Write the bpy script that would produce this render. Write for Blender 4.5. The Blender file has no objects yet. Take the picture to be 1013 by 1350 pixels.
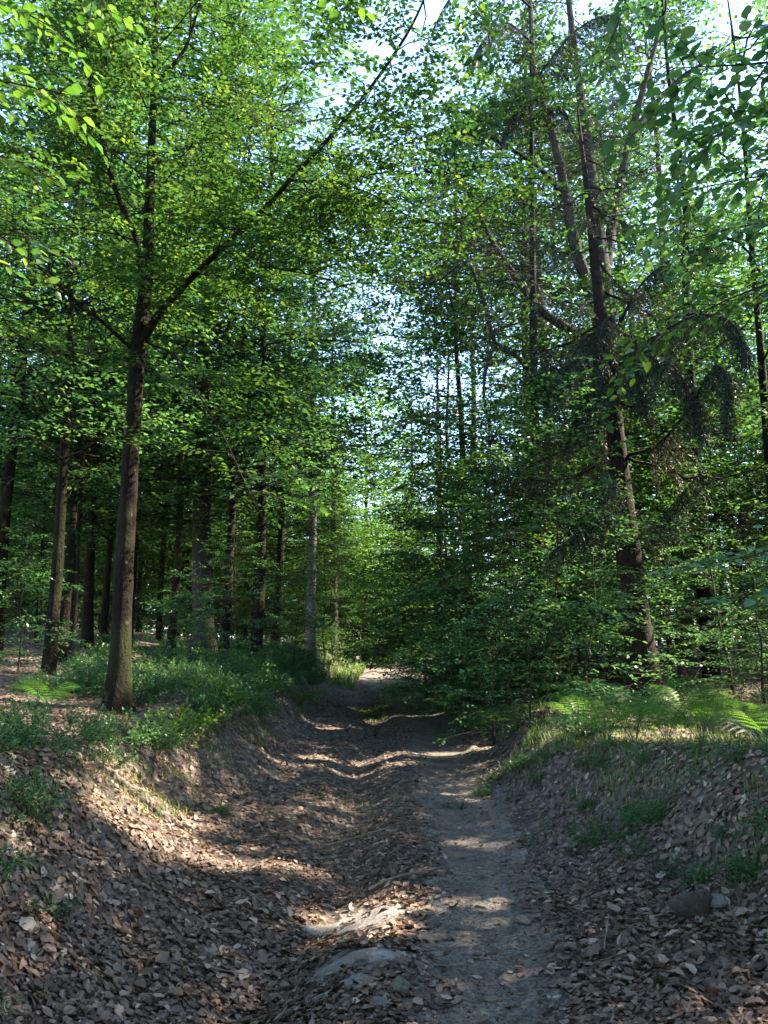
import bpy, math, random
import numpy as np
from mathutils import Vector

R = math.radians
scene = bpy.context.scene
COL = scene.collection
rng = np.random.default_rng(7)
random.seed(7)

# ------------------------------------------------------------------ camera
CAMZ, PITCH, F = 1.55, R(11.0), 1000.0
cam_d = bpy.data.cameras.new('camera')
cam = bpy.data.objects.new('camera', cam_d)
COL.objects.link(cam)
cam.location = (0, 0, CAMZ)
cam.rotation_euler = (math.pi / 2 + PITCH, 0, 0)
cam_d.sensor_fit = 'VERTICAL'
cam_d.sensor_height = 24
cam_d.lens = 24 * F / 1350
cam_d.clip_end = 1500
cam_d.clip_start = 0.05
scene.camera = cam

# ------------------------------------------------------------------ world and sun
SUN_AZ, SUN_EL = R(76), R(41)          # azimuth from +Y towards +X
SDIR = np.array([math.sin(SUN_AZ) * math.cos(SUN_EL), math.cos(SUN_AZ) * math.cos(SUN_EL), math.sin(SUN_EL)])
world = bpy.data.worlds.new('World')
scene.world = world
world.use_nodes = True
wn = world.node_tree.nodes
wl = world.node_tree.links
bg = wn['Background']
sky = wn.new('ShaderNodeTexSky')
sky.sky_type = 'NISHITA'
sky.sun_disc = False
sky.sun_elevation = SUN_EL
sky.sun_rotation = SUN_AZ
sky.air_density = 1.0
sky.dust_density = .4
sky.ozone_density = 2.0
wl.new(sky.outputs[0], bg.inputs[0])
bg.inputs[1].default_value = 0.15
sd = bpy.data.lights.new('sun', 'SUN')
sd.energy = 5.0
sd.angle = R(0.53)
sd.color = (1.0, 0.87, 0.70)
so = bpy.data.objects.new('sun', sd)
COL.objects.link(so)
so.rotation_euler = Vector(SDIR).to_track_quat('Z', 'Y').to_euler()
vs = scene.view_settings
vs.view_transform = 'Standard'
vs.look = 'None'
vs.gamma = 1
vs.use_curve_mapping = False
vs.exposure = 2.75
cy = scene.cycles
cy.use_denoising = True
cy.max_bounces = 14
cy.diffuse_bounces = 10
cy.transmission_bounces = 10
cy.glossy_bounces = 2
cy.transparent_max_bounces = 4
cy.caustics_reflective = False
cy.caustics_refractive = False
cy.sample_clamp_indirect = 6

# ------------------------------------------------------------------ noise, terrain
def _h(i, j, s):
    v = np.sin(i * 127.1 + j * 311.7 + s * 74.7) * 43758.5453
    return v - np.floor(v)

def vn(x, y, s=0):
    x = np.asarray(x, float); y = np.asarray(y, float)
    i, j = np.floor(x), np.floor(y)
    f, g = x - i, y - j
    f = f * f * (3 - 2 * f); g = g * g * (3 - 2 * g)
    return (_h(i, j, s) * (1 - f) * (1 - g) + _h(i + 1, j, s) * f * (1 - g) + _h(i, j + 1, s) * (1 - f) * g + _h(i + 1, j + 1, s) * f * g) * 2 - 1

def sst(a, b, x):
    t = np.clip((np.asarray(x, float) - a) / (b - a), 0, 1)
    return t * t * (3 - 2 * t)

def H0(x, y):
    x = np.asarray(x, float); y = np.asarray(y, float)
    z = np.interp(y, [-20, 4, 9, 17, 34, 42, 70, 130], [-.3, 0, .1, .42, 1.08, 1.1, 1.2, 3.2])
    wob = .18 * vn(0 * x, y * .55, 3) + .08 * vn(x * 0, y * 1.7, 4)
    al = np.interp(y, [3, 6, 10, 17, 30], [.95, 1.15, 1.2, 1.45, 1.5]) + wob
    wl_ = np.interp(y, [3, 7, 12, 30], [1.9, 1.7, 1.25, 1.0])
    u = -x - al
    z = z + .88 * (.5 * sst(0, 1, u / wl_) + .5 * sst(.15, 1, u / wl_)) + .085 * np.clip(u - wl_, 0, 12) + .02 * np.clip(u - 12, 0, 60)
    ar = np.interp(y, [3, 6, 8, 12, 30], [1.0, 1.1, 1.2, 1.55, 1.6]) + .12 * vn(0 * x + 9, y * .8, 5)
    wr = np.interp(y, [3, 5, 8, 12, 30], [2.3, 1.7, .7, .7, 1.0])
    hr = np.interp(y, [3, 5, 8, 14, 30], [.95, .85, .52, .5, .45])
    w = x - ar
    cc = np.interp(y, [3, 6, 9], [1, .8, 0])
    q = np.clip(w / wr, 0, 1)
    z = z + hr * ((1 - cc) * sst(0, 1, q) + cc * (.22 * q + .78 * sst(.42, 1, q))) + .06 * np.clip(w - wr, 0, 10) + .01 * np.clip(w - 10, 0, 60)
    return z

def _p(px, py, Y):
    """point at distance Y ahead of where the camera stands, seen at a given place of the photograph"""
    u, v = (px - 506.5) / F, (675 - py) / F
    d = np.array([u, math.cos(PITCH) - v * math.sin(PITCH), math.sin(PITCH) + v * math.cos(PITCH)])
    return np.array([0, 0, CAMZ]) + d * (Y / d[1])

def ground_at(px, py, h=None):
    h = h or H0
    Ys = np.linspace(1.5, 120, 6000)
    a, b = _p(px, py, 1.0), _p(px, py, 2.0)
    P = a[None] + (b - a)[None] * (Ys[:, None] - 1)
    under = P[:, 2] <= h(P[:, 0], P[:, 1])
    k = int(np.argmax(under)) if under.any() else len(Ys) - 1
    return P[k]

_tp = np.array([ground_at(*q)[:2] for q in [(640, 1345), (645, 1250), (640, 1180), (628, 1110), (608, 1055), (588, 1000), (566, 955), (548, 930), (512, 905), (492, 893)]])
TY = np.concatenate([[-3, 1], _tp[:, 1], [_tp[-1, 1] + 5, 60, 120]])
TX = np.concatenate([[.5, .5], _tp[:, 0], [_tp[-1, 0] + .6, 8, 30]])
o_ = np.argsort(TY); TY, TX = TY[o_], TX[o_]

def treadx(y):
    return np.interp(y, TY, TX)

def H(x, y):
    x = np.asarray(x, float); y = np.asarray(y, float)
    z = H0(x, y)
    inl = np.exp(-((x / 1.6) ** 4)) * (y < 40)
    t = x - treadx(y)
    z = z - .05 * np.exp(-(t / .42) ** 4) * inl
    z = z - .15 * np.exp(-((x - treadx(y) + 1.12 + .12 * vn(y * .7, 0 * y, 8)) / .34) ** 2) * inl
    z = z + .06 * vn(x * .9, y * .9, 1) * sst(.8, 2, np.abs(x)) + .045 * vn(x * 2.1, y * 2.1, 2) * (.35 + .65 * sst(.9, 1.6, np.abs(x)))
    z = z + .02 * vn(x * 5.3, y * 5.3, 6) * (.4 + .6 * sst(.4, .6, np.abs(t)))
    z = z + .09 * np.abs(vn(x * 3.1, y * 3.1, 12)) * sst(1.1, 1.5, np.abs(x)) * (1 - sst(2.6, 3.4, np.abs(x))) * (y < 16)
    return z

# ------------------------------------------------------------------ mesh helpers
class Geo:
    def __init__(s):
        s.V, s.F, s.M, s.A, s.n = [], [], [], [], 0
    def add(s, V, Fc, mat=0, rnd=None):
        V = np.asarray(V, np.float32).reshape(-1, 3); Fc = np.asarray(Fc, np.int64)
        s.V.append(V); s.F.append(Fc + s.n); s.n += len(V)
        s.M.append(np.full(len(Fc), mat, np.int32))
        s.A.append(np.zeros(len(Fc), np.float32) if rnd is None else np.broadcast_to(np.asarray(rnd, np.float32), (len(Fc),)))
    def mesh(s, name, mats, smooth=True):
        me = bpy.data.meshes.new(name)
        V = np.concatenate(s.V)
        me.vertices.add(len(V)); me.vertices.foreach_set('co', V.ravel())
        tot = np.concatenate([np.full(len(f), f.shape[1]) for f in s.F])
        idx = np.concatenate([f.ravel() for f in s.F]).astype(np.int32)
        st = np.concatenate([[0], np.cumsum(tot)[:-1]]).astype(np.int32)
        me.loops.add(len(idx)); me.loops.foreach_set('vertex_index', idx)
        me.polygons.add(len(tot)); me.polygons.foreach_set('loop_start', st)
        me.polygons.foreach_set('material_index', np.concatenate(s.M))
        for m in mats: me.materials.append(m)
        at = me.attributes.new('rnd', 'FLOAT', 'FACE')
        at.data.foreach_set('value', np.concatenate(s.A).astype(np.float32))
        me.update(calc_edges=True)
        if smooth:
            me.polygons.foreach_set('use_smooth', np.ones(len(tot), bool))
        return me

def tag(o, label=None, cat=None, group=None, kind=None):
    for k, v in (('label', label), ('category', cat), ('group', group), ('kind', kind)):
        if v: o[k] = v
    return o

def link(name, me, parent=None, loc=(0, 0, 0), rz=0, sc=1):
    o = bpy.data.objects.new(name, me)
    COL.objects.link(o)
    if parent: o.parent = parent
    o.location = loc; o.rotation_euler = (0, 0, rz)
    o.scale = (sc, sc, sc) if np.isscalar(sc) else sc
    return o

def nrm(v):
    v = np.asarray(v, float)
    return v / np.maximum(np.linalg.norm(v, axis=-1, keepdims=True), 1e-9)

def smoothline(P, Rr, step):
    P = np.asarray(P, float); Rr = np.asarray(Rr, float)
    s = np.concatenate([[0], np.cumsum(np.linalg.norm(np.diff(P, axis=0), axis=1))])
    n = max(3, int(s[-1] / step))
    t = np.linspace(0, s[-1], n)
    out = np.empty((n, 3))
    m = np.gradient(P, s, axis=0)
    k = np.clip(np.searchsorted(s, t, 'right') - 1, 0, len(s) - 2)
    h = s[k + 1] - s[k]; u = ((t - s[k]) / h)[:, None]; hh = h[:, None]
    out = (2*u**3-3*u**2+1)*P[k] + (u**3-2*u**2+u)*hh*m[k] + (-2*u**3+3*u**2)*P[k+1] + (u**3-u**2)*hh*m[k+1]
    return out, np.interp(t, s, Rr)

def tube(g, P, Rr, sides=6, mat=0, rough=0.0, seed=0, flare=0):
    P = np.asarray(P, float); n = len(P)
    T = nrm(np.gradient(P, axis=0))
    ref = np.array([0., 1, 0]) if abs(T[0][1]) < .9 else np.array([1., 0, 0])
    A = nrm(np.cross(T, ref)); B = np.cross(T, A)
    th = np.linspace(0, 2 * math.pi, sides, endpoint=False)
    rr = np.asarray(Rr)[:, None] * np.ones(sides)[None]
    s = np.concatenate([[0], np.cumsum(np.linalg.norm(np.diff(P, axis=0), axis=1))])
    if rough:
        q = th[None] * sides / 6.0 + seed
        rr = rr * (1 + rough * vn(np.cos(th)[None] * 2.2 + s[:, None] * .3 + seed, np.sin(th)[None] * 2.2 + s[:, None] * 1.6, seed) + rough * .6 * vn(q, s[:, None] * 5, seed + 1))
    if flare:
        lob = .6 + .4 * np.cos(th * 5 + seed) + .25 * np.cos(th * 3 + 2 * seed)
        rr = rr * (1 + flare * np.exp(-s[:, None] / .28) * lob[None])
    V = P[:, None] + rr[..., None] * (np.cos(th)[None, :, None] * A[:, None] + np.sin(th)[None, :, None] * B[:, None])
    i = np.arange(n - 1)[:, None] * sides; j = np.arange(sides)[None]; j2 = (j + 1) % sides
    Fq = np.stack([i + j, i + j2, i + sides + j2, i + sides + j], -1).reshape(-1, 4)
    g.add(V.reshape(-1, 3), Fq, mat)

def tubes_batch(g, S, E, r, mat=1, sag=None):
    """many thin three-sided twigs from S to E"""
    n = len(S)
    if not n: return
    T = nrm(E - S); A = nrm(np.cross(T, [0.13, 0.2, 1.0])); B = np.cross(T, A)
    r = np.broadcast_to(np.asarray(r, float), (n,))[:, None]
    ring = [A, -.5 * A + .87 * B, -.5 * A - .87 * B]
    V = np.stack([S + r * q for q in ring] + [E + .35 * r * q for q in ring], 1)
    Fq = np.array([[0, 1, 4, 3], [1, 2, 5, 4], [2, 0, 3, 5]])
    g.add(V.reshape(-1, 3), (np.arange(n)[:, None, None] * 6 + Fq[None]).reshape(-1, 4), mat)

# ------------------------------------------------------------------ materials
def newmat(name):
    m = bpy.data.materials.new(name); m.use_nodes = True
    nt = m.node_tree
    return m, nt, nt.nodes['Principled BSDF'], nt.nodes['Material Output']

def ramp(nt, stops):
    r = nt.nodes.new('ShaderNodeValToRGB')
    e = r.color_ramp.elements
    while len(e) < len(stops): e.new(.5)
    for k, (p, c) in enumerate(stops):
        e[k].position = p; e[k].color = (*c, 1)
    return r

def leafmat(name, stops, trans=.45, tgain=2.0, rough=.42, spec=.5, warm=.95):
    m, nt, b, out = newmat(name)
    at = nt.nodes.new('ShaderNodeAttribute'); at.attribute_name = 'rnd'
    oi = nt.nodes.new('ShaderNodeObjectInfo')
    ad = nt.nodes.new('ShaderNodeMath'); ad.operation = 'MULTIPLY_ADD'
    nt.links.new(oi.outputs['Random'], ad.inputs[0]); ad.inputs[1].default_value = .22
    nt.links.new(at.outputs['Fac'], ad.inputs[2])
    r = ramp(nt, stops); nt.links.new(ad.outputs[0], r.inputs[0])
    nt.links.new(r.outputs[0], b.inputs['Base Color'])
    b.inputs['Roughness'].default_value = rough
    b.inputs['Specular IOR Level'].default_value = spec
    tr = nt.nodes.new('ShaderNodeBsdfTranslucent')
    mx = nt.nodes.new('ShaderNodeMix'); mx.data_type = 'RGBA'; mx.blend_type = 'MULTIPLY'; mx.inputs[0].default_value = 1
    nt.links.new(r.outputs[0], mx.inputs[6]); mx.inputs[7].default_value = (tgain * warm, tgain * .9, tgain * .5, 1)
    nt.links.new(mx.outputs[2], tr.inputs[0])
    ms = nt.nodes.new('ShaderNodeMixShader'); ms.inputs[0].default_value = trans
    nt.links.new(b.outputs[0], ms.inputs[1]); nt.links.new(tr.outputs[0], ms.inputs[2])
    nt.links.new(ms.outputs[0], out.inputs[0])
    return m

def noise(nt, scale, detail=4, rough=.6, vec=None, dist=0):
    n = nt.nodes.new('ShaderNodeTexNoise')
    n.inputs['Scale'].default_value = scale; n.inputs['Detail'].default_value = detail
    n.inputs['Roughness'].default_value = rough; n.inputs['Distortion'].default_value = dist
    if vec is not None: nt.links.new(vec, n.inputs[0])
    return n

def bump(nt, b, h, strength, dist):
    k = nt.nodes.new('ShaderNodeBump'); k.inputs['Strength'].default_value = strength; k.inputs['Distance'].default_value = dist
    nt.links.new(h, k.inputs['Height']); nt.links.new(k.outputs[0], b.inputs['Normal'])

def barkmat(name, dark, mid, patch, patchlo=.56, vscale=(6, 6, 1.4), depth=.02, moss=None):
    m, nt, b, out = newmat(name)
    tc = nt.nodes.new('ShaderNodeTexCoord')
    mp = nt.nodes.new('ShaderNodeMapping'); mp.inputs['Scale'].default_value = vscale
    nt.links.new(tc.outputs['Object'], mp.inputs[0])
    n1 = noise(nt, 3.5, 7, .65, mp.outputs[0])
    r1 = ramp(nt, [(.3, dark), (.7, mid)])
    nt.links.new(n1.outputs[0], r1.inputs[0])
    n2 = noise(nt, 5, 5, .7, tc.outputs['Object'])
    r2 = ramp(nt, [(patchlo, (0, 0, 0)), (patchlo + .1, (1, 1, 1))])
    nt.links.new(n2.outputs[0], r2.inputs[0])
    mx = nt.nodes.new('ShaderNodeMix'); mx.data_type = 'RGBA'
    nt.links.new(r2.outputs[0], mx.inputs[0]); nt.links.new(r1.outputs[0], mx.inputs[6]); mx.inputs[7].default_value = (*patch, 1)
    col = mx.outputs[2]
    if moss:
        n3 = noise(nt, 1.3, 4, .6, tc.outputs['Object'])
        r3 = ramp(nt, [(.45, (0, 0, 0)), (.62, (1, 1, 1))]); nt.links.new(n3.outputs[0], r3.inputs[0])
        m2 = nt.nodes.new('ShaderNodeMix'); m2.data_type = 'RGBA'
        nt.links.new(r3.outputs[0], m2.inputs[0]); nt.links.new(col, m2.inputs[6]); m2.inputs[7].default_value = (*moss, 1)
        col = m2.outputs[2]
    nt.links.new(col, b.inputs['Base Color'])
    b.inputs['Roughness'].default_value = .95; b.inputs['Specular IOR Level'].default_value = .15
    bump(nt, b, n1.outputs[0], .9, depth)
    return m

def G(*s): return list(s)
M_beech = leafmat('beech_leaf', G((0, (.014, .052, .014)), (.5, (.028, .088, .022)), (.85, (.050, .122, .024)), (1.0, (.10, .180, .028))), .45, 1.95, warm=1.12)
M_dark = leafmat('shade_leaf', G((0, (.028, .095, .042)), (.6, (.056, .148, .056)), (1, (.090, .180, .056))), .40, 1.9, .38)
M_oak = leafmat('oak_leaf', G((0, (.018, .050, .014)), (.6, (.030, .080, .018)), (1, (.060, .120, .030))), .36, 1.8)
M_lime = leafmat('young_leaf', G((0, (.028, .090, .014)), (.6, (.050, .130, .018)), (1, (.085, .175, .022))), .5, 1.7)
M_fresh_lit = leafmat('fresh_and_sunlit_leaf', G((0, (.040, .120, .022)), (.6, (.075, .165, .030)), (1, (.13, .20, .04))), .48, 1.9)  # lighter green: sunlight painted into the far crowns; the brambles' own colour
M_needle = leafmat('spruce_needle', G((0, (.016, .040, .018)), (.7, (.026, .058, .024)), (1, (.085, .070, .036))), .15, 1.5, .6)
M_herb = leafmat('herb_leaf', G((0, (.022, .085, .032)), (.6, (.045, .135, .044)), (1, (.085, .165, .045))), .40, 2.0)
M_grass = leafmat('grass_blade', G((0, (.030, .095, .022)), (.6, (.060, .15, .030)), (1, (.16, .19, .06))), .45, 1.9, .5)
M_straw = leafmat('dry_grass_blade', G((0, (.18, .14, .07)), (1, (.36, .30, .17))), .3, 1.2, .6)
M_fern = leafmat('fern_leaf', G((0, (.035, .110, .022)), (.6, (.065, .16, .028)), (1, (.10, .20, .03))), .5, 2.1, .5)
M_litter = leafmat('dead_leaf', G((0, (.022, .014, .009)), (.25, (.072, .043, .028)), (.5, (.140, .088, .059)), (.78, (.215, .148, .108)), (1, (.40, .31, .24))), .16, 1.1, .55, .4)
M_tree = barkmat('beech_bark', (.004, .003, .002), (.016, .011, .007), (.085, .070, .050), .60, (7, 7, 4.5), .05, (.018, .021, .007))
M_twig = barkmat('twig_bark', (.022, .017, .013), (.055, .043, .032), (.08, .07, .05), .66, (9, 9, 3), .004)
M_grey = barkmat('grey_bark', (.14, .13, .125), (.27, .25, .245), (.36, .35, .33), .58, (5, 5, 2), .01)
M_spruce = barkmat('spruce_bark', (.006, .005, .004), (.036, .025, .019), (.11, .09, .075), .62, (9, 9, 3.2), .03)
M_oakb = barkmat('oak_bark', (.014, .012, .010), (.075, .064, .053), (.15, .14, .11), .6, (11, 11, 2.2), .03)
M_wood = barkmat('dead_wood', (.12, .09, .065), (.26, .21, .16), (.33, .29, .24), .6, (9, 9, 3), .006)

def groundmat():
    m, nt, b, out = newmat('forest_soil')
    ge = nt.nodes.new('ShaderNodeNewGeometry')
    P = ge.outputs['Position']
    n1 = noise(nt, 1.3, 8, .65, P); n2 = noise(nt, 14, 6, .7, P); n3 = noise(nt, .5, 5, .6, P)
    v = nt.nodes.new('ShaderNodeTexVoronoi'); v.inputs['Scale'].default_value = 21; nt.links.new(P, v.inputs[0])
    sp = nt.nodes.new('ShaderNodeSeparateColor'); nt.links.new(v.outputs['Color'], sp.inputs[0])
    r = ramp(nt, [(0, (.028, .019, .014)), (.35, (.075, .053, .040)), (.7, (.15, .112, .088)), (1, (.27, .215, .175))])
    nt.links.new(sp.outputs[0], r.inputs[0])
    r2 = ramp(nt, [(.35, (.035, .025, .018)), (.75, (.12, .085, .058))]); nt.links.new(n2.outputs[0], r2.inputs[0])
    mx = nt.nodes.new('ShaderNodeMix'); mx.data_type = 'RGBA'; mx.inputs[0].default_value = .28
    nt.links.new(r.outputs[0], mx.inputs[6]); nt.links.new(r2.outputs[0], mx.inputs[7])
    r3 = ramp(nt, [(.50, (0, 0, 0)), (.66, (1, 1, 1))]); nt.links.new(n3.outputs[0], r3.inputs[0])
    g = nt.nodes.new('ShaderNodeAttribute'); g.attribute_name = 'green'
    mu = nt.nodes.new('ShaderNodeMath'); mu.operation = 'MULTIPLY'; nt.links.new(r3.outputs[0], mu.inputs[0]); nt.links.new(g.outputs['Fac'], mu.inputs[1])
    m2 = nt.nodes.new('ShaderNodeMix'); m2.data_type = 'RGBA'; nt.links.new(mu.outputs[0], m2.inputs[0]); nt.links.new(mx.outputs[2], m2.inputs[6]); m2.inputs[7].default_value = (.035, .055, .018, 1)
    nt.links.new(m2.outputs[2], b.inputs['Base Color'])
    b.inputs['Roughness'].default_value = .95
    ad = nt.nodes.new('ShaderNodeMath'); nt.links.new(n2.outputs[0], ad.inputs[0]); nt.links.new(v.outputs['Distance'], ad.inputs[1])
    bump(nt, b, ad.outputs[0], 1, .03)
    return m

def pathmat():
    m, nt, b, out = newmat('trodden_gravel')
    ge = nt.nodes.new('ShaderNodeNewGeometry'); P = ge.outputs['Position']
    n1 = noise(nt, 2.2, 8, .7, P); n2 = noise(nt, 45, 5, .75, P); n3 = noise(nt, 9, 6, .7, P)
    r = ramp(nt, [(.3, (.085, .068, .054)), (.55, (.155, .130, .108)), (.75, (.24, .205, .175))]); nt.links.new(n1.outputs[0], r.inputs[0])
    r2 = ramp(nt, [(.38, (.35, .35, .35)), (.62, (1.5, 1.5, 1.5))]); nt.links.new(n2.outputs[0], r2.inputs[0])
    r3 = ramp(nt, [(.3, (.6, .58, .55)), (.7, (1.25, 1.25, 1.25))]); nt.links.new(n3.outputs[0], r3.inputs[0])
    a = nt.nodes.new('ShaderNodeMix'); a.data_type = 'RGBA'; a.blend_type = 'MULTIPLY'; a.inputs[0].default_value = 1
    nt.links.new(r.outputs[0], a.inputs[6]); nt.links.new(r2.outputs[0], a.inputs[7])
    c = nt.nodes.new('ShaderNodeMix'); c.data_type = 'RGBA'; c.blend_type = 'MULTIPLY'; c.inputs[0].default_value = 1
    nt.links.new(a.outputs[2], c.inputs[6]); nt.links.new(r3.outputs[0], c.inputs[7])
    nt.links.new(c.outputs[2], b.inputs['Base Color'])
    b.inputs['Roughness'].default_value = .9
    ad = nt.nodes.new('ShaderNodeMath'); nt.links.new(n2.outputs[0], ad.inputs[0]); nt.links.new(n3.outputs[0], ad.inputs[1])
    bump(nt, b, ad.outputs[0], .8, .015)
    return m

def stonemat(name, a, c):
    m, nt, b, out = newmat(name)
    tc = nt.nodes.new('ShaderNodeTexCoord')
    n1 = noise(nt, 9, 9, .75, tc.outputs['Object'], .8); n2 = noise(nt, 40, 4, .7, tc.outputs['Object'])
    r = ramp(nt, [(.32, a), (.68, c)]); nt.links.new(n1.outputs[0], r.inputs[0])
    nt.links.new(r.outputs[0], b.inputs['Base Color']); b.inputs['Roughness'].default_value = .8
    ad = nt.nodes.new('ShaderNodeMath'); nt.links.new(n1.outputs[0], ad.inputs[0]); nt.links.new(n2.outputs[0], ad.inputs[1])
    bump(nt, b, ad.outputs[0], 1, .03)
    return m
M_soil, M_path = groundmat(), pathmat()
M_slab = stonemat('pale_rock', (.13, .11, .092), (.36, .33, .295))
M_stone = stonemat('grey_stone', (.10, .09, .08), (.26, .235, .21))
M_grit = stonemat('path_grit', (.06, .05, .04), (.17, .145, .12))
M_earth = stonemat('earthy_stone', (.035, .028, .02), (.12, .10, .075))
M_mossy = stonemat('ochre_stone', (.10, .085, .055), (.27, .23, .15))

# ------------------------------------------------------------------ sun gaps: leaves cut away along sun rays to light chosen spots
BEAMS = []
def beam(px, py, r, dz=0):
    BEAMS.append((ground_at(px, py, H) + np.array([0, 0, dz]), r))
def beam3(px, py, Y, r):
    BEAMS.append((_p(px, py, Y), r))
for q in [(420, 1000, .25), (500, 1000, .25), (580, 996, .25), (640, 988, .22), (185, 1075, .2), (230, 1080, .22), (150, 1000, .18)] + [(150, 1020, .16), (185, 1055, .24), (215, 1085, .26), (250, 1115, .24), (300, 1135, .20), (355, 1140, .15), (410, 1150, .12), (120, 1000, .12),
          (30, 868, .35), (70, 882, .30), (110, 893, .22), (20, 925, .25), (70, 935, .2), (250, 868, .5), (285, 872, .3),
          (395, 1003, .2), (430, 1010, .26), (470, 1018, .26), (515, 1008, .2), (560, 1001, .22), (605, 997, .24), (650, 990, .24), (700, 978, .22), (740, 962, .25),
          (590, 1048, .06), (620, 1046, .06), (640, 1085, .06), (610, 1112, .09), (645, 1118, .09), (600, 1190, .07), (645, 1195, .08),
          (470, 1205, .16), (510, 1203, .14), (430, 1222, .13), (480, 1232, .13),
          (545, 945, .15), (570, 944, .15), (160, 1000, .12), (700, 995, .15)]:
    beam(*q)
for q in [(800, 940, .4), (850, 950, .45), (910, 965, .4), (970, 975, .35), (1010, 985, .3)]:
    beam(*q, dz=.35)
for q in [(166, 900, 9, .13), (170, 800, 9, .06), (172, 640, 9, .1), (80, 800, 15, .2), (84, 700, 15, .3), (90, 640, 15, .3), (98, 480, 15, .3), (835, 560, 12, .35), (838, 620, 12, .2),
          (295, 830, 17, .3), (412, 790, 24, .7), (412, 735, 24, .5), (20, 60, 3, .3), (30, 170, 3, .25), (70, 245, 3.2, .12), (330, 590, 8, .5), (385, 570, 8, .3), (250, 230, 7.5, .5), (370, 60, 5, .35),
          (500, 60, 5, .3), (340, 770, 12, .5), (270, 790, 12, .5), (240, 640, 11, .4), (130, 240, 8, .6), (450, 240, 8, .4), (60, 380, 12, .8), (880, 430, 8, .4), (960, 390, 7, .4),
          (300, 560, 12, .9), (380, 480, 14, 1.1), (430, 600, 18, 1.2), (350, 700, 15, .8), (440, 760, 20, 1.2), (260, 700, 13, .6), (120, 600, 14, .8), (330, 400, 11, .9), (470, 420, 16, 1.2), (30, 450, 13, .8),
          (480, 680, 26, 2.0), (520, 780, 34, 2.5), (560, 700, 34, 2.5), (500, 600, 34, 2.5), (470, 860, 28, 1.2), (540, 860, 30, 1.2), (590, 640, 20, 1.2), (620, 780, 16, .6), (700, 760, 13, .5), (780, 700, 13, .5), (900, 760, 13, .7), (980, 800, 13, .7), (960, 560, 14, .8), (560, 560, 24, 1.5),
          (640, 590, 13, .4), (700, 560, 13, .4), (600, 700, 15, .5), (880, 640, 13, .5), (960, 660, 13, .5), (920, 840, 12, .4)]:
    beam3(*q)
for x_, y_, r_ in [(-1.9, 27, 1.2), (-2.4, 31, 1.8), (-1.0, 34, 1.8), (.6, 30, 1.4), (2.6, 33, 1.8), (0, 38, 2.0), (-.5, 24, .5), (.5, 20.5, .4), (-1.2, 21, .4), (.2, 16.5, .25), (-.8, 14.5, .2), (-.3, 18.5, .35)]:
    BEAMS.append((np.array([x_, y_, float(H(x_, y_)) + .2]), r_))
BP = np.array([b[0] for b in BEAMS]); BR = np.array([b[1] for b in BEAMS])

def lit_gap(C):
    """mask of points that stand in one of the sun gaps cut into the canopy"""
    hit = np.zeros(len(C), bool)
    for p, r in zip(BP, BR):
        d = C - p
        t = d @ SDIR
        c = d - t[:, None] * SDIR
        rr = r * (1 + .018 * np.clip(t, 0, 40)) * (1 + .25 * np.sin(C[:, 2] * 7 + C[:, 1] * 5))
        hit |= (t > .9) & ((c * c).sum(1) < rr * rr)
    return hit

# ------------------------------------------------------------------ setting: ground and path
def axis(parts):
    out = [parts[0][0]]
    for a, b, st in parts:
        n = max(1, int(round((b - a) / st)))
        out += list(np.linspace(a, b, n + 1)[1:])
    return np.array(out)
xs = axis([(-400, -60, 20), (-60, -14, 1.5), (-14, -5, .35), (-5, -3, .12), (-3, 3, .055), (3, 5, .12), (5, 14, .35), (14, 60, 1.5), (60, 400, 20)])
ys = axis([(-40, -2, 2), (-2, 2.4, .3), (2.4, 9, .055), (9, 18, .12), (18, 40, .3), (40, 80, 1.5), (80, 500, 20)])
X, Y = np.meshgrid(xs, ys)
Z = H(X, Y)
g = Geo()
nx, ny = len(xs), len(ys)
i = np.arange(ny - 1)[:, None] * nx; j = np.arange(nx - 1)[None]
g.add(np.stack([X, Y, Z], -1).reshape(-1, 3), np.stack([i + j, i + j + 1, i + nx + j + 1, i + nx + j], -1).reshape(-1, 4))
me = g.mesh('ground', [M_soil])
at = me.attributes.new('green', 'FLOAT', 'POINT')
at.data.foreach_set('value', sst(1.6, 2.4, np.abs(X)).ravel().astype(np.float32))
ground = tag(link('ground', me), kind='structure')

g = Geo()
yy = axis([(1.5, 14, .06), (14, 42, .15)])
cx = treadx(yy)
wdt = np.interp(yy, [2, 5, 9, 14, 25, 42], [.46, .42, .44, .52, .68, .8]) + .05 * vn(yy * 1.3, yy * 0, 21)
wr_ = wdt + .06 * vn(yy * 3, yy * 0, 22)
t = np.linspace(-1, 1, 33)
PX = cx[:, None] + t[None] * (wr_[:, None] + .05 * np.sign(t)[None] * vn(yy * 5, yy * 0, 23)[:, None])
PY = yy[:, None] + 0 * t[None]
PZ = H(PX, PY) + .006 - .02 * (np.abs(t)[None] > .98)
n1, n2 = PX.shape
i = np.arange(n1 - 1)[:, None] * n2; j = np.arange(n2 - 1)[None]
g.add(np.stack([PX, PY, PZ], -1).reshape(-1, 3), np.stack([i + j, i + j + 1, i + n2 + j + 1, i + n2 + j], -1).reshape(-1, 4))
path = tag(link('path', g.mesh('path', [M_path])), kind='structure')

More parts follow.
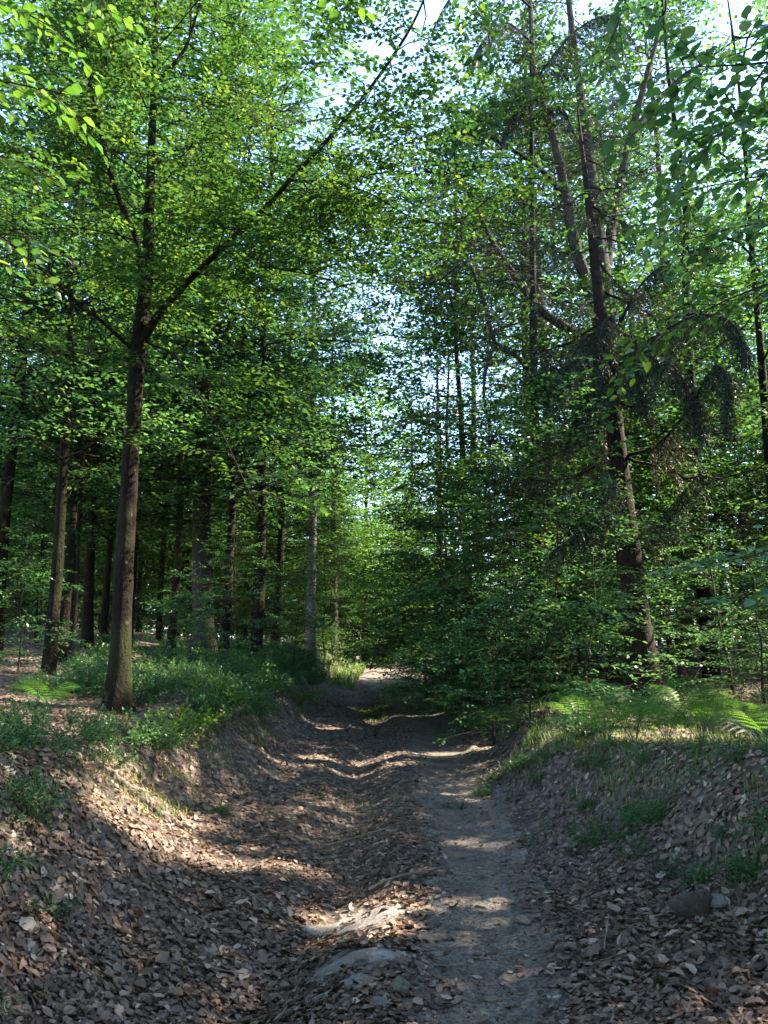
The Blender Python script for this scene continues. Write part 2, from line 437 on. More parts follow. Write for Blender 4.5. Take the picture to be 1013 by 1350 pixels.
# ------------------------------------------------------------------ foliage generator
def leaves_on(g, S, D, N, L, mat, leaf=.07, wid=.62, space=.045, tilt=.35, rnd=None, keep=None, six=False, seed=0, local2world=None, droop=.12):
    """S starts, D unit directions, N plane normals, L lengths of shoots; leaves sit alternately along them"""
    r = np.random.default_rng(seed)
    cnt = np.maximum(2, (L / space).astype(int))
    k = np.repeat(np.arange(len(S)), cnt)
    idx = np.arange(len(k)) - np.repeat(np.cumsum(cnt) - cnt, cnt)
    t = (idx + .6 + .3 * r.random(len(k))) / cnt[k]
    side = np.where(idx % 2 == 0, 1., -1.)
    Bn = nrm(np.cross(D, N))[k]
    base = S[k] + D[k] * (t * L[k])[:, None]
    base[:, 2] -= droop * L[k] * t * t
    lf = leaf * (.7 + .55 * r.random(len(k)))
    d = nrm(D[k] * (.55 + .5 * (t > .9)[:, None]) + Bn * (side * (.8 - .6 * (t > .9)))[:, None] + r.normal(0, .22, (len(k), 3)))
    n = nrm(N[k] + r.normal(0, tilt, (len(k), 3)))
    w = nrm(np.cross(d, n)) * (lf * wid * .5)[:, None]
    n = nrm(np.cross(w, d))
    tip = base + d * lf[:, None] - n * (lf * .12)[:, None]
    C = base + d * (lf * .5)[:, None]
    ok = np.ones(len(k), bool)
    Cw = C if local2world is None else local2world(C)
    ok &= ~lit_gap(Cw)
    ok &= (Cw[:, 1] > 1.2) | (np.hypot(Cw[:, 0], Cw[:, 1]) > 2.5) | (Cw[:, 2] > 5)
    if keep is not None: ok &= keep(Cw)
    base, d, w, tip, lf, n, kk = base[ok], d[ok], w[ok], tip[ok], lf[ok][:, None], n[ok], k[ok]
    rr = np.clip((r.random(len(S)) * .6 + .1)[kk] + r.normal(0, .16, len(kk)), 0, 1)
    if rnd is not None: rr = np.clip(rr * .5 + rnd, 0, 1)
    m = len(base)
    if not m: return 0
    if six:
        V = np.stack([base, base + d * lf * .28 + w * .85 + n * lf * .05, base + d * lf * .66 + w * .72 + n * lf * .03, tip, base + d * lf * .66 - w * .72 + n * lf * .03, base + d * lf * .28 - w * .85 + n * lf * .05], 1)
        Fq = np.array([[0, 1, 2, 3], [0, 3, 4, 5]])
        g.add(V.reshape(-1, 3), (np.arange(m)[:, None, None] * 6 + Fq[None]).reshape(-1, 4), mat, np.repeat(rr, 2))
    else:
        V = np.stack([base, base + d * lf * .45 + w, tip, base + d * lf * .45 - w], 1)
        g.add(V.reshape(-1, 3), np.arange(m * 4).reshape(-1, 4), mat, rr)
    return m

def ribbons(g, S, E, r, mat=1):
    T = nrm(E - S); A = nrm(np.cross(T, [0.13, 0.2, 1.0])) * r; n = len(S)
    V = np.stack([S - A, S + A, E + A * .3, E - A * .3], 1)
    g.add(V.reshape(-1, 3), np.arange(n * 4).reshape(-1, 4), mat)

class Tree:
    """limbs (polylines with radii) and the side branches, shoots and leaves that grow on them"""
    def __init__(s, seed):
        s.r = np.random.default_rng(seed); s.seed = seed
        s.wood, s.br = [], []
    def limb(s, P, Rr, sides=8, step=.25, rough=.05, flare=0):
        P, Rr = smoothline(P, Rr, step)
        s.wood.append((P, Rr, sides, rough, flare))
        return P, Rr
    def side(s, P0, d, L, r0=.012, curve=.0, sag=.0, n=9):
        t = np.linspace(0, 1, n)[:, None]
        w = np.cumsum(s.r.normal(0, .035, (n, 3)), 0) * L
        w[0] = 0
        P = P0 + d * (t * L) + w
        P[:, 2] += (curve * t[:, 0] - sag * t[:, 0] ** 2) * L
        s.br.append((P, L, r0))
    def spawn(s, P, Rr, n, t0, t1, Lf, elev=(.0, .5), r0=.012, sag=.15, az=None):
        for k in range(n):
            t = t0 + (t1 - t0) * (k + s.r.random()) / n
            f = t * (len(P) - 1); a = min(int(f), len(P) - 2)
            p = P[a] * (1 - f + a) + P[a + 1] * (f - a)
            L = Lf(t) * (.75 + .5 * s.r.random())
            ang = (k * 2.399 + s.r.normal(0, .4)) if az is None else az(s.r)
            e = elev[0] + (elev[1] - elev[0]) * s.r.random()
            s.side(p, np.array([math.cos(ang) * math.cos(e), math.sin(ang) * math.cos(e), math.sin(e)]), L, r0, 0, sag)
    def fork(s, per=.5, frac=.45, lmin=.7):
        for P, L, r0 in list(s.br):
            if L < lmin: continue
            m = max(2, int(L / per)); 
            for k in range(m):
                f = (.25 + .7 * (k + s.r.random() * .8) / m) * (len(P) - 1); a = min(int(f), len(P) - 2)
                T_ = nrm(P[a + 1] - P[a]); B = nrm(np.cross(T_, [0, 0, 1.])) * (1 if k % 2 else -1)
                d = nrm(T_ * .7 + B * .75 + np.array([0, 0, s.r.normal(0, .16)]))
                s.side(P[a], d, L * frac * (1.25 - .6 * f / len(P)) * s.r.uniform(.7, 1.2), r0 * .45, 0, .12, 6)
    def shoots(s, every=.13, ln=.55, start=.18, flat=.10, clump=-.42):
        S, D, N, L = [], [], [], []
        for P, BL, r0 in s.br:
            m = max(3, int(BL / every))
            t = start + (1 - start) * (np.arange(m) + s.r.random(m) * .6) / m
            f = t * (len(P) - 1); a = np.minimum(f.astype(int), len(P) - 2)
            T = nrm(P[a + 1] - P[a])
            p = P[a] + (P[a + 1] - P[a]) * (f - a)[:, None]
            up = nrm(np.array([0, 0, 1.]) + s.r.normal(0, flat, 3))
            B = nrm(np.cross(T, up))
            sg = np.where(np.arange(m) % 2 == 0, 1., -1.)
            ang = s.r.normal(.85, .2, m)
            d = nrm(T * np.cos(ang)[:, None] + B * (np.sin(ang) * sg)[:, None] + s.r.normal(0, flat, (m, 3)))
            l = min(BL * .5, ln) * (1.25 - .85 * t) * (.7 + .6 * s.r.random(m))
            S.append(p); D.append(d); L.append(l); N.append(np.repeat(up[None], m, 0) + s.r.normal(0, .12, (m, 3)))
            S.append(P[-2:-1]); D.append(T[-1:]); L.append(np.array([ln * .5])); N.append(up[None])
        S, D, N, L = np.concatenate(S), np.concatenate(D), nrm(np.concatenate(N)), np.concatenate(L)
        q = vn(S[:, 0] * 1.3 + S[:, 2] * .7, S[:, 1] * 1.3 - S[:, 2] * .9, s.seed) + .6 * vn(S[:, 0] * 2.9, S[:, 1] * 2.9 + S[:, 2] * 3.1, s.seed + 1)
        k = q > clump
        return S[k], D[k], N[k], L[k]

def wood_mesh(t, name, mats, brsides=4, cut=None):
    g = Geo()
    for P, Rr, sides, rough, flare in t.wood: tube(g, P, Rr, sides, 0, rough, t.seed % 13, flare)
    for P, L, r0 in t.br:
        if cut is not None and cut(P): continue
        if len(P) < 8: P = P[[0, 2, 5]]; tube(g, P, [r0, r0 * .6, r0 * .2], 3, 0)
        else: P = P[[0, 1, 3, 5, 8]]; tube(g, P, np.linspace(r0, r0 * .2, 5), brsides, 0)
    return g.mesh(name, mats)

def build_tree(t, name, bark, leafm, leaf=.07, space=.045, every=.13, ln=.55, six=False, twigs=True, tilt=.35, wid=.62, **kw):
    """an unplaced hero tree in world coordinates: returns (trunk mesh, crown mesh)"""
    tm = wood_mesh(t, name + '_trunk', [bark])
    g = Geo()
    S, D, N, L = t.shoots(every, ln)
    leaves_on(g, S, D, N, L, 0, leaf, wid, space, tilt, six=six, seed=t.seed, **kw)
    if twigs: tubes_batch(g, S, S + D * L[:, None] - np.array([0, 0, 1]) * (.12 * L)[:, None], .0035, 1)
    return tm, g.mesh(name + '_crown', [leafm, M_twig])

def stand(name, tm, cm, base, label, cat, group=None, kids=()):
    e = bpy.data.objects.new(name, None); COL.objects.link(e)
    e.location = base; e.empty_display_size = .3
    tag(e, label, cat, group)
    for nm, me in (('trunk', tm), ('crown', cm)) + tuple(kids):
        if me is None: continue
        o = link(nm, me, e); o.location = -Vector(base)
    return e

# ------------------------------------------------------------------ hero: the forked beech on the left bank
def line(*q): return np.array([_p(*a) for a in q])
T = Tree(11)
tr, trr = T.limb(line((155, 955, 9), (159, 860, 9), (166, 700, 9), (175, 560, 9), (182, 460, 9), (193, 370, 9.05), (197, 290, 9.1), (200, 200, 9.2), (204, 90, 9.3), (207, -60, 9.4), (212, -260, 9.5)),
       [.132, .114, .105, .097, .090, .080, .066, .052, .040, .028, .012], 20, .07, .12, 1.3)
limbs = []
limbs.append(T.limb(line((184, 455, 9), (206, 420, 8.95), (240, 380, 8.9), (310, 312, 8.7), (345, 280, 8.6), (382, 238, 8.4), (440, 175, 8.1), (500, 100, 7.8), (545, 30, 7.5), (585, -70, 7.2)), [.068, .052, .042, .036, .033, .029, .023, .019, .015, .008], 10, .12, .05))
limbs.append(T.limb(line((382, 238, 8.4), (440, 241, 8.3), (490, 256, 8.2), (540, 285, 8.2), (610, 300, 8.2)), [.018, .015, .012, .009, .005], 6, .15, .04))
limbs.append(T.limb(line((440, 241, 8.3), (500, 228, 8.2), (570, 226, 8.1), (640, 235, 8)), [.012, .010, .007, .004], 5, .15, .04))
limbs.append(T.limb(line((190, 400, 9), (186, 350, 8.9), (178, 310, 8.8), (160, 270, 8.7), (143, 220, 8.6), (128, 150, 8.5), (112, 90, 8.4), (106, 30, 8.3), (100, -80, 8.2)), [.050, .042, .036, .032, .029, .026, .023, .020, .012], 9, .12, .05))
limbs.append(T.limb(line((176, 462, 9), (130, 420, 8.8), (90, 388, 8.7), (50, 350, 8.6), (10, 318, 8.5), (-60, 270, 8.3)), [.028, .021, .017, .014, .012, .008], 6, .15, .04))
limbs.append(T.limb(line((202, 110, 9.3), (225, 90, 9.2), (245, 62, 9.2), (262, 10, 9.1), (285, -60, 9)), [.035, .028, .022, .018, .010], 6, .15, .04))
limbs.append(T.limb(line((190, 450, 9), (232, 470, 8.6), (262, 520, 8.2), (295, 575, 8), (325, 640, 7.9), (350, 690, 7.9)), [.018, .013, .010, .008, .006, .004], 5, .15, .04))
limbs.append(T.limb(line((300, 318, 8.7), (350, 348, 8.6), (430, 368, 8.5), (500, 400, 8.4)), [.012, .010, .007, .004], 5, .15, .04))
nb = [46, 12, 11, 30, 20, 16, 7, 12]
for (P_, R_), n_ in zip(limbs, nb):
    T.spawn(P_, R_, n_, .22, 1, lambda t: 1.6 - .5 * t, (-.15, .35), .010, .12)
T.spawn(tr, trr, 70, .40, 1, lambda t: 2.7 - 1.7 * t, (0, .45), .014, .12)
T.fork(.5, .45, .8)
tm, cm = build_tree(T, 'forked_beech', M_tree, M_beech, .074, .040, .105, .62, six=False, tilt=.24)
b0 = _p(155, 948, 9); b0[2] = H(b0[0], b0[1])
stand('beech_tree', tm, cm, b0, 'forked beech with mottled trunk on the left bank, a long limb arching over the path', 'tree')

# ------------------------------------------------------------------ hero: the old oak behind the spruce
T = Tree(23)
OY = 17
tr, trr = T.limb(line((822, 900, OY), (815, 700, OY), (806, 560, OY), (800, 440, OY), (795, 370, OY), (787, 300, OY), (778, 220, OY), (765, 120, OY), (750, 0, OY), (738, -150, OY)), [.34, .30, .27, .25, .21, .18, .14, .10, .07, .03], 14, .3, .07, .2)
limbs = []
limbs.append(T.limb(line((800, 450, OY), (778, 385, 16.8), (760, 330, 16.6), (748, 270, 16.5), (732, 190, 16.3), (706, 105, 16), (700, 20, 16), (690, -100, 16)), [.2, .16, .14, .12, .10, .08, .06, .03], 10, .25, .07))
limbs.append(T.limb(line((795, 370, OY), (812, 270, 17.2), (832, 180, 17.3), (850, 110, 17.3), (872, 30, 17.3), (900, -90, 17.3)), [.15, .12, .10, .08, .06, .03], 9, .25, .07))
limbs.append(T.limb(line((802, 470, OY), (760, 440, 16.6), (715, 410, 16.2), (680, 365, 15.8), (650, 320, 15.4), (625, 270, 15), (600, 225, 14.6)), [.15, .12, .10, .08, .06, .045, .02], 9, .25, .08))
limbs.append(T.limb(line((745, 260, 16.5), (715, 225, 16), (680, 200, 15.6), (645, 180, 15.2), (600, 175, 15), (560, 178, 14.8)), [.07, .06, .05, .045, .03, .015], 7, .2, .08))
limbs.append(T.limb(line((832, 180, 17.3), (870, 130, 17.4), (930, 80, 17.5), (990, 40, 17.6)), [.08, .06, .04, .02], 7, .2, .08))
limbs.append(T.limb(line((765, 442, 16.6), (730, 500, 15.8), (698, 490, 15.4), (682, 470, 15.2), (655, 455, 15), (642, 410, 14.8), (625, 360, 14.6), (608, 310, 14.4), (612, 270, 14.2)), [.07, .06, .055, .05, .048, .044, .038, .03, .02], 7, .2, .1))
limbs.append(T.limb(line((652, 453, 15), (640, 490, 14.8), (640, 540, 14.6), (655, 590, 14.5)), [.04, .035, .025, .012], 6, .2, .1))
limbs.append(T.limb(line((612, 335, 14.5), (590, 362, 14.4), (560, 375, 14.3), (530, 372, 14.2)), [.028, .022, .016, .008], 6, .2, .1))
for (P_, R_), n_ in zip(limbs, [42, 36, 36, 20, 20, 20, 7, 7]):
    T.spawn(P_, R_, n_, .3, 1, lambda t: 2.2 - .8 * t, (-.35, .5), .016, .15)
T.spawn(tr, trr, 34, .5, 1, lambda t: 3.2 - 2.2 * t, (-.1, .5), .02, .15)
T.fork(.34, .5, .8)
tm, cm = build_tree(T, 'old_oak', M_oakb, M_oak, .115, .058, .135, .8, tilt=.7, wid=.66)
b0 = _p(822, 905, OY); b0[2] = H(b0[0], b0[1]) - .1
stand('oak_tree', tm, cm, b0, 'old oak with crooked limbs against the sky, standing behind the big spruce', 'tree')

# ------------------------------------------------------------------ spruces
def spruce(seed, base, height, r0, boughs, zlo, Lf, dens=1.0, lean=(0, 0), needle=.05, extra=()):
    r = np.random.default_rng(seed)
    T = Tree(seed)
    zz = np.linspace(0, height, 9)
    P = np.stack([base[0] + lean[0] * zz / height, base[1] + lean[1] * zz / height, base[2] + zz], -1)
    tp, tq = T.limb(P, r0 * (1 - zz / height * .93), 18, .12, .09, .22)
    gd = Geo(); S, D, L, A = [], [], [], []
    for k in range(boughs + len(extra)):
        t = (zlo + (height - zlo) * (k + r.random()) / boughs) / height
        p = np.array([np.interp(t * height, zz, P[:, 0]), np.interp(t * height, zz, P[:, 1]), base[2] + t * height])
        a = k * 2.399 + r.normal(0, .3); BL = Lf(t) * (.7 + .5 * r.random())
        s = np.linspace(0, 1, 12)
        q = p + np.stack([math.cos(a) * s * BL, math.sin(a) * s * BL, (-.28 * np.sin(s * 2.6) * .9 + .10 * s * s) * BL], -1)
        q[1:] += r.normal(0, .02, (11, 3)) * BL * .5
        if k >= boughs:
            ex = extra[k - boughs]; q, _w = smoothline(ex, np.ones(len(ex)), .01); q = q[np.linspace(0, len(q) - 1, 12).astype(int)]
            BL = float(np.linalg.norm(np.diff(q, axis=0), axis=1).sum()); r2 = 1.7
        T.wood.append((q, np.linspace(.03, .006, 12) * min(1, BL / 2.5), 5, 0, 0))
        if k < boughs and lit_gap(q[2:]).sum() > 1: T.wood.pop(); continue
        m = int(BL / .07 * dens * (3.2 if k >= boughs else 1))
        f = (.15 + .85 * r.random(m)) * 11; i0 = np.minimum(f.astype(int), 10)
        pt = q[i0] + (q[i0 + 1] - q[i0]) * (f - i0)[:, None]
        Tn = nrm(q[i0 + 1] - q[i0]); B = nrm(np.cross(Tn, [0, 0, 1.]))
        sg = r.choice([-1., 1.], m)
        hang = r.random(m)
        d = nrm(Tn * .5 + B * (sg * (.15 + .5 * r.random(m)))[:, None] + np.array([0, 0, -1.]) * (.25 + 1.5 * hang ** 1.5)[:, None])
        ln = (1.25 if k >= boughs else 1) * (.22 + .35 * r.random(m)) * (1.25 - f / 14) * min(1, .4 + BL / 3)
        S.append(pt); D.append(d); L.append(ln); A.append(np.where(f < 3.2, .95, .3 + .4 * r.random(m)))
    S, D, L, A = map(np.concatenate, (S, D, L, A))
    # hanging branchlets clothed in needles
    cnt = np.maximum(3, (L / (needle * .28)).astype(int)); k = np.repeat(np.arange(len(S)), cnt)
    idx = np.arange(len(k)) - np.repeat(np.cumsum(cnt) - cnt, cnt)
    t = (idx + .5) / cnt[k]
    bs = S[k] + D[k] * (t * L[k])[:, None]; bs[:, 2] -= .25 * L[k] * t * t
    rd = nrm(r.normal(0, 1, (len(k), 3)))
    nd = nrm(D[k] * .8 + rd * .9)
    nl = needle * (.6 + .6 * r.random(len(k)))
    w = nrm(np.cross(nd, r.normal(0, 1, (len(k), 3)))) * (needle * .14)
    ok = ~lit_gap(bs)
    bs, nd, nl, w, kk = bs[ok], nd[ok], nl[ok], w[ok], k[ok]
    V = np.stack([bs - w, bs + w, bs + nd * nl[:, None]], 1)
    gd.add(V.reshape(-1, 3), np.arange(len(bs) * 3).reshape(-1, 3), 0, np.clip(A[kk] + r.normal(0, .15, len(kk)), 0, 1))
    tubes_batch(gd, S, S + D * L[:, None] - np.array([0, 0, 1]) * (.25 * L)[:, None], .004, 1)
    return wood_mesh(T, 'spruce_trunk', [M_spruce], 4), gd.mesh('spruce_crown', [M_needle, M_twig])

b0 = _p(852, 925, 12); b0[2] = H(b0[0], b0[1]) - .05
tm, cm = spruce(31, b0, 10.5, .25, 40, 3.2, lambda t: 3.2 - 1.9 * t, 2.0, (-.55, 0), .055, [
    line((822, 470, 12), (870, 440, 11.2), (920, 415, 10.4), (965, 425, 9.8), (985, 475, 9.5)),
    line((825, 600, 12), (862, 590, 11.4), (905, 545, 10.7), (945, 480, 10), (960, 500, 9.6), (958, 560, 9.4)),
    line((815, 450, 12), (780, 440, 11.4), (755, 470, 10.9), (735, 530, 10.5)),
    line((818, 640, 12), (800, 665, 11.5), (765, 700, 11), (725, 730, 10.6)),
    line((818, 480, 12), (845, 470, 11.2), (885, 480, 10.6), (915, 530, 10.2), (930, 580, 10)),
    line((815, 430, 12), (850, 370, 11.4), (900, 335, 10.8), (960, 320, 10.2)),
    line((815, 410, 12), (795, 430, 11.3), (790, 470, 10.9), (800, 520, 10.7)),
    line((820, 440, 12), (840, 450, 11.3), (838, 500, 10.9), (850, 540, 10.7)),
    line((815, 520, 12), (790, 505, 11.6), (765, 540, 11.2), (745, 590, 11)),
    line((822, 700, 12), (860, 690, 11.6), (900, 650, 11.2), (925, 620, 10.9))])
stand('spruce_tree', tm, cm, b0, 'big spruce with reddish scaly bark and drooping boughs, on the right bank', 'tree')

x_, y_ = (700 - 506.5) / F * 15.2, 15.0; b1 = np.array([x_, y_, float(H(x_, y_)) - .05])
tm, cm = spruce(37, b1, 17.5, .13, 34, 9.0, lambda t: 2.2 - 1.2 * t, 1.6, (.5, 0), .06, [
    line((705, 60, 14.8), (670, 30, 14), (640, 50, 13.4), (615, 95, 13)), line((710, 100, 14.8), (760, 40, 14), (800, 20, 13.4), (840, 60, 13)),
    line((705, 140, 14.8), (680, 150, 14.2), (660, 190, 13.8)), line((706, 150, 14.8), (735, 140, 14.2), (760, 180, 13.8)), line((700, 10, 15), (650, -30, 14), (600, -10, 13.4), (570, 40, 13))])
stand('spruce_tree', tm, cm, b1, 'slim dark spruce whose drooping top boughs hang before the sky, left of the big spruce', 'tree')

# ------------------------------------------------------------------ woodland trees: prototypes, then placed copies
def proto_broad(seed, h, r0, zlo, spread, nbr, lm, leaf, space, every, ln, bark, lean=.4, elev=(.0, .5), power=1.0, tilt=.3, per=.55):
    r = np.random.default_rng(seed); T = Tree(seed)
    k = 8; z = np.linspace(0, h, k)
    off = np.cumsum(r.normal(0, lean * .12, (k, 2)), 0); off[0] = 0
    P = np.stack([off[:, 0], off[:, 1], z], -1)
    tp, tq = T.limb(P, r0 * (1 - .92 * (z / h) ** .8), 10 if r0 > .05 else 6, .3, .05, .35)
    def Lf(t): 
        u = np.clip((t * h - zlo) / (h - zlo), 0, 1)
        return spread * (.45 + .75 * math.sin(math.pi * min(1, u * .8 + .2))) * (1 - .45 * u)
    T.spawn(tp, tq, nbr, zlo / h, 1, Lf, elev, min(.03, r0 * .35), .16)
    T.fork(per, .45, .8)
    return dict(T=T, seed=seed, lm=lm, leaf=leaf, space=space, every=every, ln=ln, bark=bark, tilt=tilt, trunk=wood_mesh(T, 'trunk', [bark]), sh=T.shoots(every, ln))

PR = {
 'slim':  proto_broad(101, 15.5, .12, 3.2, 2.7, 84, M_beech, .125, .085, .22, .75, M_tree),
 'slim2': proto_broad(102, 16.5, .14, 4.2, 3.0, 84, M_dark, .125, .085, .22, .75, M_tree),
 'broad': proto_broad(103, 17.5, .22, 3.2, 3.9, 96, M_beech, .150, .10, .26, .85, M_oakb, per=.65),
 'grey':  proto_broad(104, 18, .19, 5.5, 3.4, 80, M_beech, .135, .09, .24, .85, M_grey, per=.6),
 'pole':  proto_broad(105, 10, .055, 2.8, 1.7, 62, M_dark, .105, .075, .19, .6, M_tree),
 'edge':  proto_broad(109, 13, .13, .5, 3.3, 120, M_beech, .170, .11, .28, .85, M_tree, elev=(-.1, .4), per=.65),
 'sap1':  proto_broad(106, 5.2, .032, .3, 1.75, 74, M_dark, .075, .048, .13, .5, M_twig, .5, (.05, .5), tilt=.3),
 'sap2':  proto_broad(107, 3.4, .022, .15, 1.35, 56, M_dark, .072, .048, .13, .45, M_twig, .6, (.0, .5), tilt=.3),
 'sap3':  proto_broad(108, 6.8, .042, .7, 2.0, 84, M_beech, .080, .052, .14, .55, M_twig, .5, (.0, .45), tilt=.3),
}
NTREE = {}
def plant(kind, x, y, label, cat='tree', group=None, s=1.0, rz=None, name=None, bark=None, lm=None, cull=True):
    pr = PR[kind]
    rz = random.uniform(0, 6.28) if rz is None else rz
    z = float(H(x, y)) - .05
    c, sn = math.cos(rz), math.sin(rz)
    def l2w(C):
        return np.stack([x + s * (C[:, 0] * c - C[:, 1] * sn), y + s * (C[:, 0] * sn + C[:, 1] * c), z + s * C[:, 2]], -1)
    S, D, N, L = pr['sh']
    out_ = abs(x) > .62 * y + 4.5
    kl, ks = (1.6, 2.2) if out_ else (1, 1)
    Sw = l2w(S)
    need = cull and bool(lit_gap(Sw).sum() > 0)
    near = math.hypot(x, y) < 7
    key = 'crown_' + kind
    if lm: key += lm.name
    if need or near or key not in pr:
        g = Geo()
        if need or near:
            leaves_on(g, S, D, N, L, 0, pr['leaf'] * kl, .62, pr['space'] * ks, pr['tilt'], seed=pr['seed'], local2world=l2w)
        else:
            leaves_on(g, S, D, N, L, 0, pr['leaf'], .62, pr['space'], pr['tilt'], seed=pr['seed'], local2world=lambda C: C + np.array([0, 0, 5000.]))
        E_ = S + D * L[:, None] - np.array([0, 0, 1]) * (.12 * L)[:, None]
        fr = ~(lit_gap(l2w((S + E_) / 2)) | lit_gap(l2w(E_)) | lit_gap(Sw)) if need else np.ones(len(S), bool)
        ribbons(g, S[fr], E_[fr], .004, 1)
        me = g.mesh('crown', [lm or pr['lm'], M_twig])
        if not (need or near): pr[key] = me
        NTREE[kind] = NTREE.get(kind, 0) + 1
    else:
        me = pr[key]
    e = bpy.data.objects.new(name or ('sapling' if kind.startswith('sap') else 'woodland_tree'), None)
    COL.objects.link(e); e.location = (x, y, z); e.rotation_euler = (0, 0, rz); e.scale = (s, s, s)
    tag(e, label, cat, group)
    tm_ = pr['trunk']
    if need:
        allP = np.concatenate([P[1:] for P, _l, _r in pr['T'].br]); hit = lit_gap(l2w(allP)); ends = np.cumsum([len(P) - 1 for P, _l, _r in pr['T'].br])
        hb = np.add.reduceat(hit.astype(int), np.concatenate([[0], ends[:-1]])) > 0
        if hb.any():
            it = iter(hb); tm_ = wood_mesh(pr['T'], 'trunk', [pr['bark']], cut=lambda P: bool(next(it)))
    t_ = link('trunk', tm_, e); link('crown', me, e)
    return e

def at(px, py, Yd):
    q = _p(px, py, Yd); return float(q[0]), Yd

# named trunks of the left wood
def P2(px, Yd): return (px - 506.5) / F * (Yd * math.cos(PITCH) + (H0(0, Yd) + .6 - CAMZ) * math.sin(PITCH)), Yd
for kind, px, Yd, s, rz, nm, lab in [
    ('slim', 76, 15, .95, 1.0, 'beech_tree', 'slender sunlit beech, first tall trunk left of the forked beech'),
    ('slim', 222, 16, .85, 2.2, 'beech_tree', 'thin dark beech, nearest trunk to the right of the forked beech'),
    ('slim2', 336, 17, .95, .4, 'beech_tree', 'dark straight beech standing between the twin trunks and the pale grey tree'),
    ('grey', 409, 24, .95, 3.0, 'beech_tree', 'pale grey smooth trunk beside the far bend of the path, in sun'),
    ('slim2', 293, 17.5, .9, 5.0, 'beech_tree', 'short lit trunk foot beside the massive dark trunk'),
    ('broad', 268, 19, 1.35, 4.2, 'oak_tree', 'massive dark trunk in the left wood, widest of the shaded trunks'),
    ('slim', 132, 21, .9, 3.3, 'beech_tree', 'narrow trunk half hidden behind the forked beech')]:
    x, y = P2(px, Yd); plant(kind, x, y, lab, 'tree', None, s, rz, nm)
# saplings that make the green wall right of the path
for kind, px, Yd, s, rz, lab in [
    ('sap1', 722, 11, 1.0, .3, 'dense young beech with dark forked stem, nearest to the right lip of the path'),
    ('sap3', 668, 13.5, .95, 1.3, 'tall leafy beech sapling just behind the dark forked one'),
    ('sap1', 618, 16, 1.0, 2.1, 'bushy beech sapling at the middle of the green wall right of the path'),
    ('sap1', 588, 19, 1.15, 3.1, 'beech sapling whose leaves reach out over the far right edge of the path'),
    ('sap2', 775, 12.5, 1.1, 4.0, 'low spreading sapling at the left foot of the big spruce'),
    ('sap2', 650, 12.2, .8, 5.2, 'small bushy sapling at the foot of the green wall beside the leafy slope'),
    ('sap3', 606, 17.5, 1.2, 2.7, 'tallest leafy sapling of the green wall, nearest the middle of the lane'),
    ('sap3', 650, 18.5, 1.3, 4.1, 'tall sapling closing the green wall behind the bushy ones'),
    ('sap3', 598, 22, 1.1, .8, 'tall sapling at the far corner of the green wall, over the path edge'),
    ('sap2', 700, 10.4, .75, 2.2, 'low dense sapling right above the lip of the leafy slope'),
    ('sap1', 640, 14.2, .9, 3.3, 'bushy sapling filling the lower green wall right of the path'),
    ('sap2', 600, 14.6, .8, .4, 'lowest sapling of the green wall, closest to the path'),
    ('sap1', 690, 14.5, .95, 4.6, 'shaded beech sapling inside the green wall'),
    ('sap2', 735, 13.4, 1.1, 1.7, 'spreading sapling between the dark forked one and the spruce'),
    ('sap2', 585, 17.5, 1.1, 2.8, 'small bushy sapling at the far foot of the green wall'),
    ('sap1', 560, 25, 1.1, 5.0, 'sapling at the very end of the green wall'),
    ('sap1', 800, 15.5, 1.0, .2, 'leafy sapling close behind the spruce trunk'),
    ('sap3', 755, 15, 1.0, .9, 'sapling filling the gap behind the spruce, left side'),
    ('sap3', 905, 14.5, .9, 2.5, 'bright backlit sapling right of the spruce trunk'),
    ('sap1', 968, 12.5, .8, 3.7, 'thin stemmed sapling by the right edge behind the ferns'),
    ('sap2', 1010, 11, .9, 1.9, 'low sapling beyond the grass at the far right'),
    ('sap1', 1060, 15, 1.2, 1.1, 'young beech at the right edge, deeper in the wood'),
    ('sap3', 606, 24, 1.1, 4.4, 'tall sapling where the path bends out of sight, right side'),
    ('sap3', 436, 29, .95, 2.9, 'leafy sapling left of the path beside the pale grey trunk'),
    ('sap1', 385, 17.5, .6, 1.6, 'bushy sapling on the left bank before the pale grey trunk'),
    ('sap1', 312, 15.5, .6, 4.9, 'layered beech sapling in front of the massive dark trunk'),
    ('sap2', 250, 13, .6, .6, 'small sapling with sunny leaves between the thin dark trunk and the forked beech'),
    ('sap3', 372, 23, .9, 3.9, 'tall sapling behind the dark straight beech'),
    ('sap3', 440, 32, 1.0, 2.2, 'sapling leaning in over the far left edge of the path'),
    ('sap2', 20, 12, .7, 2.4, 'scrubby sapling at the left edge of the wood')]:
    x, y = P2(px, Yd); plant(kind, x, y, lab, 'sapling', 'beech saplings along the path', s, rz)

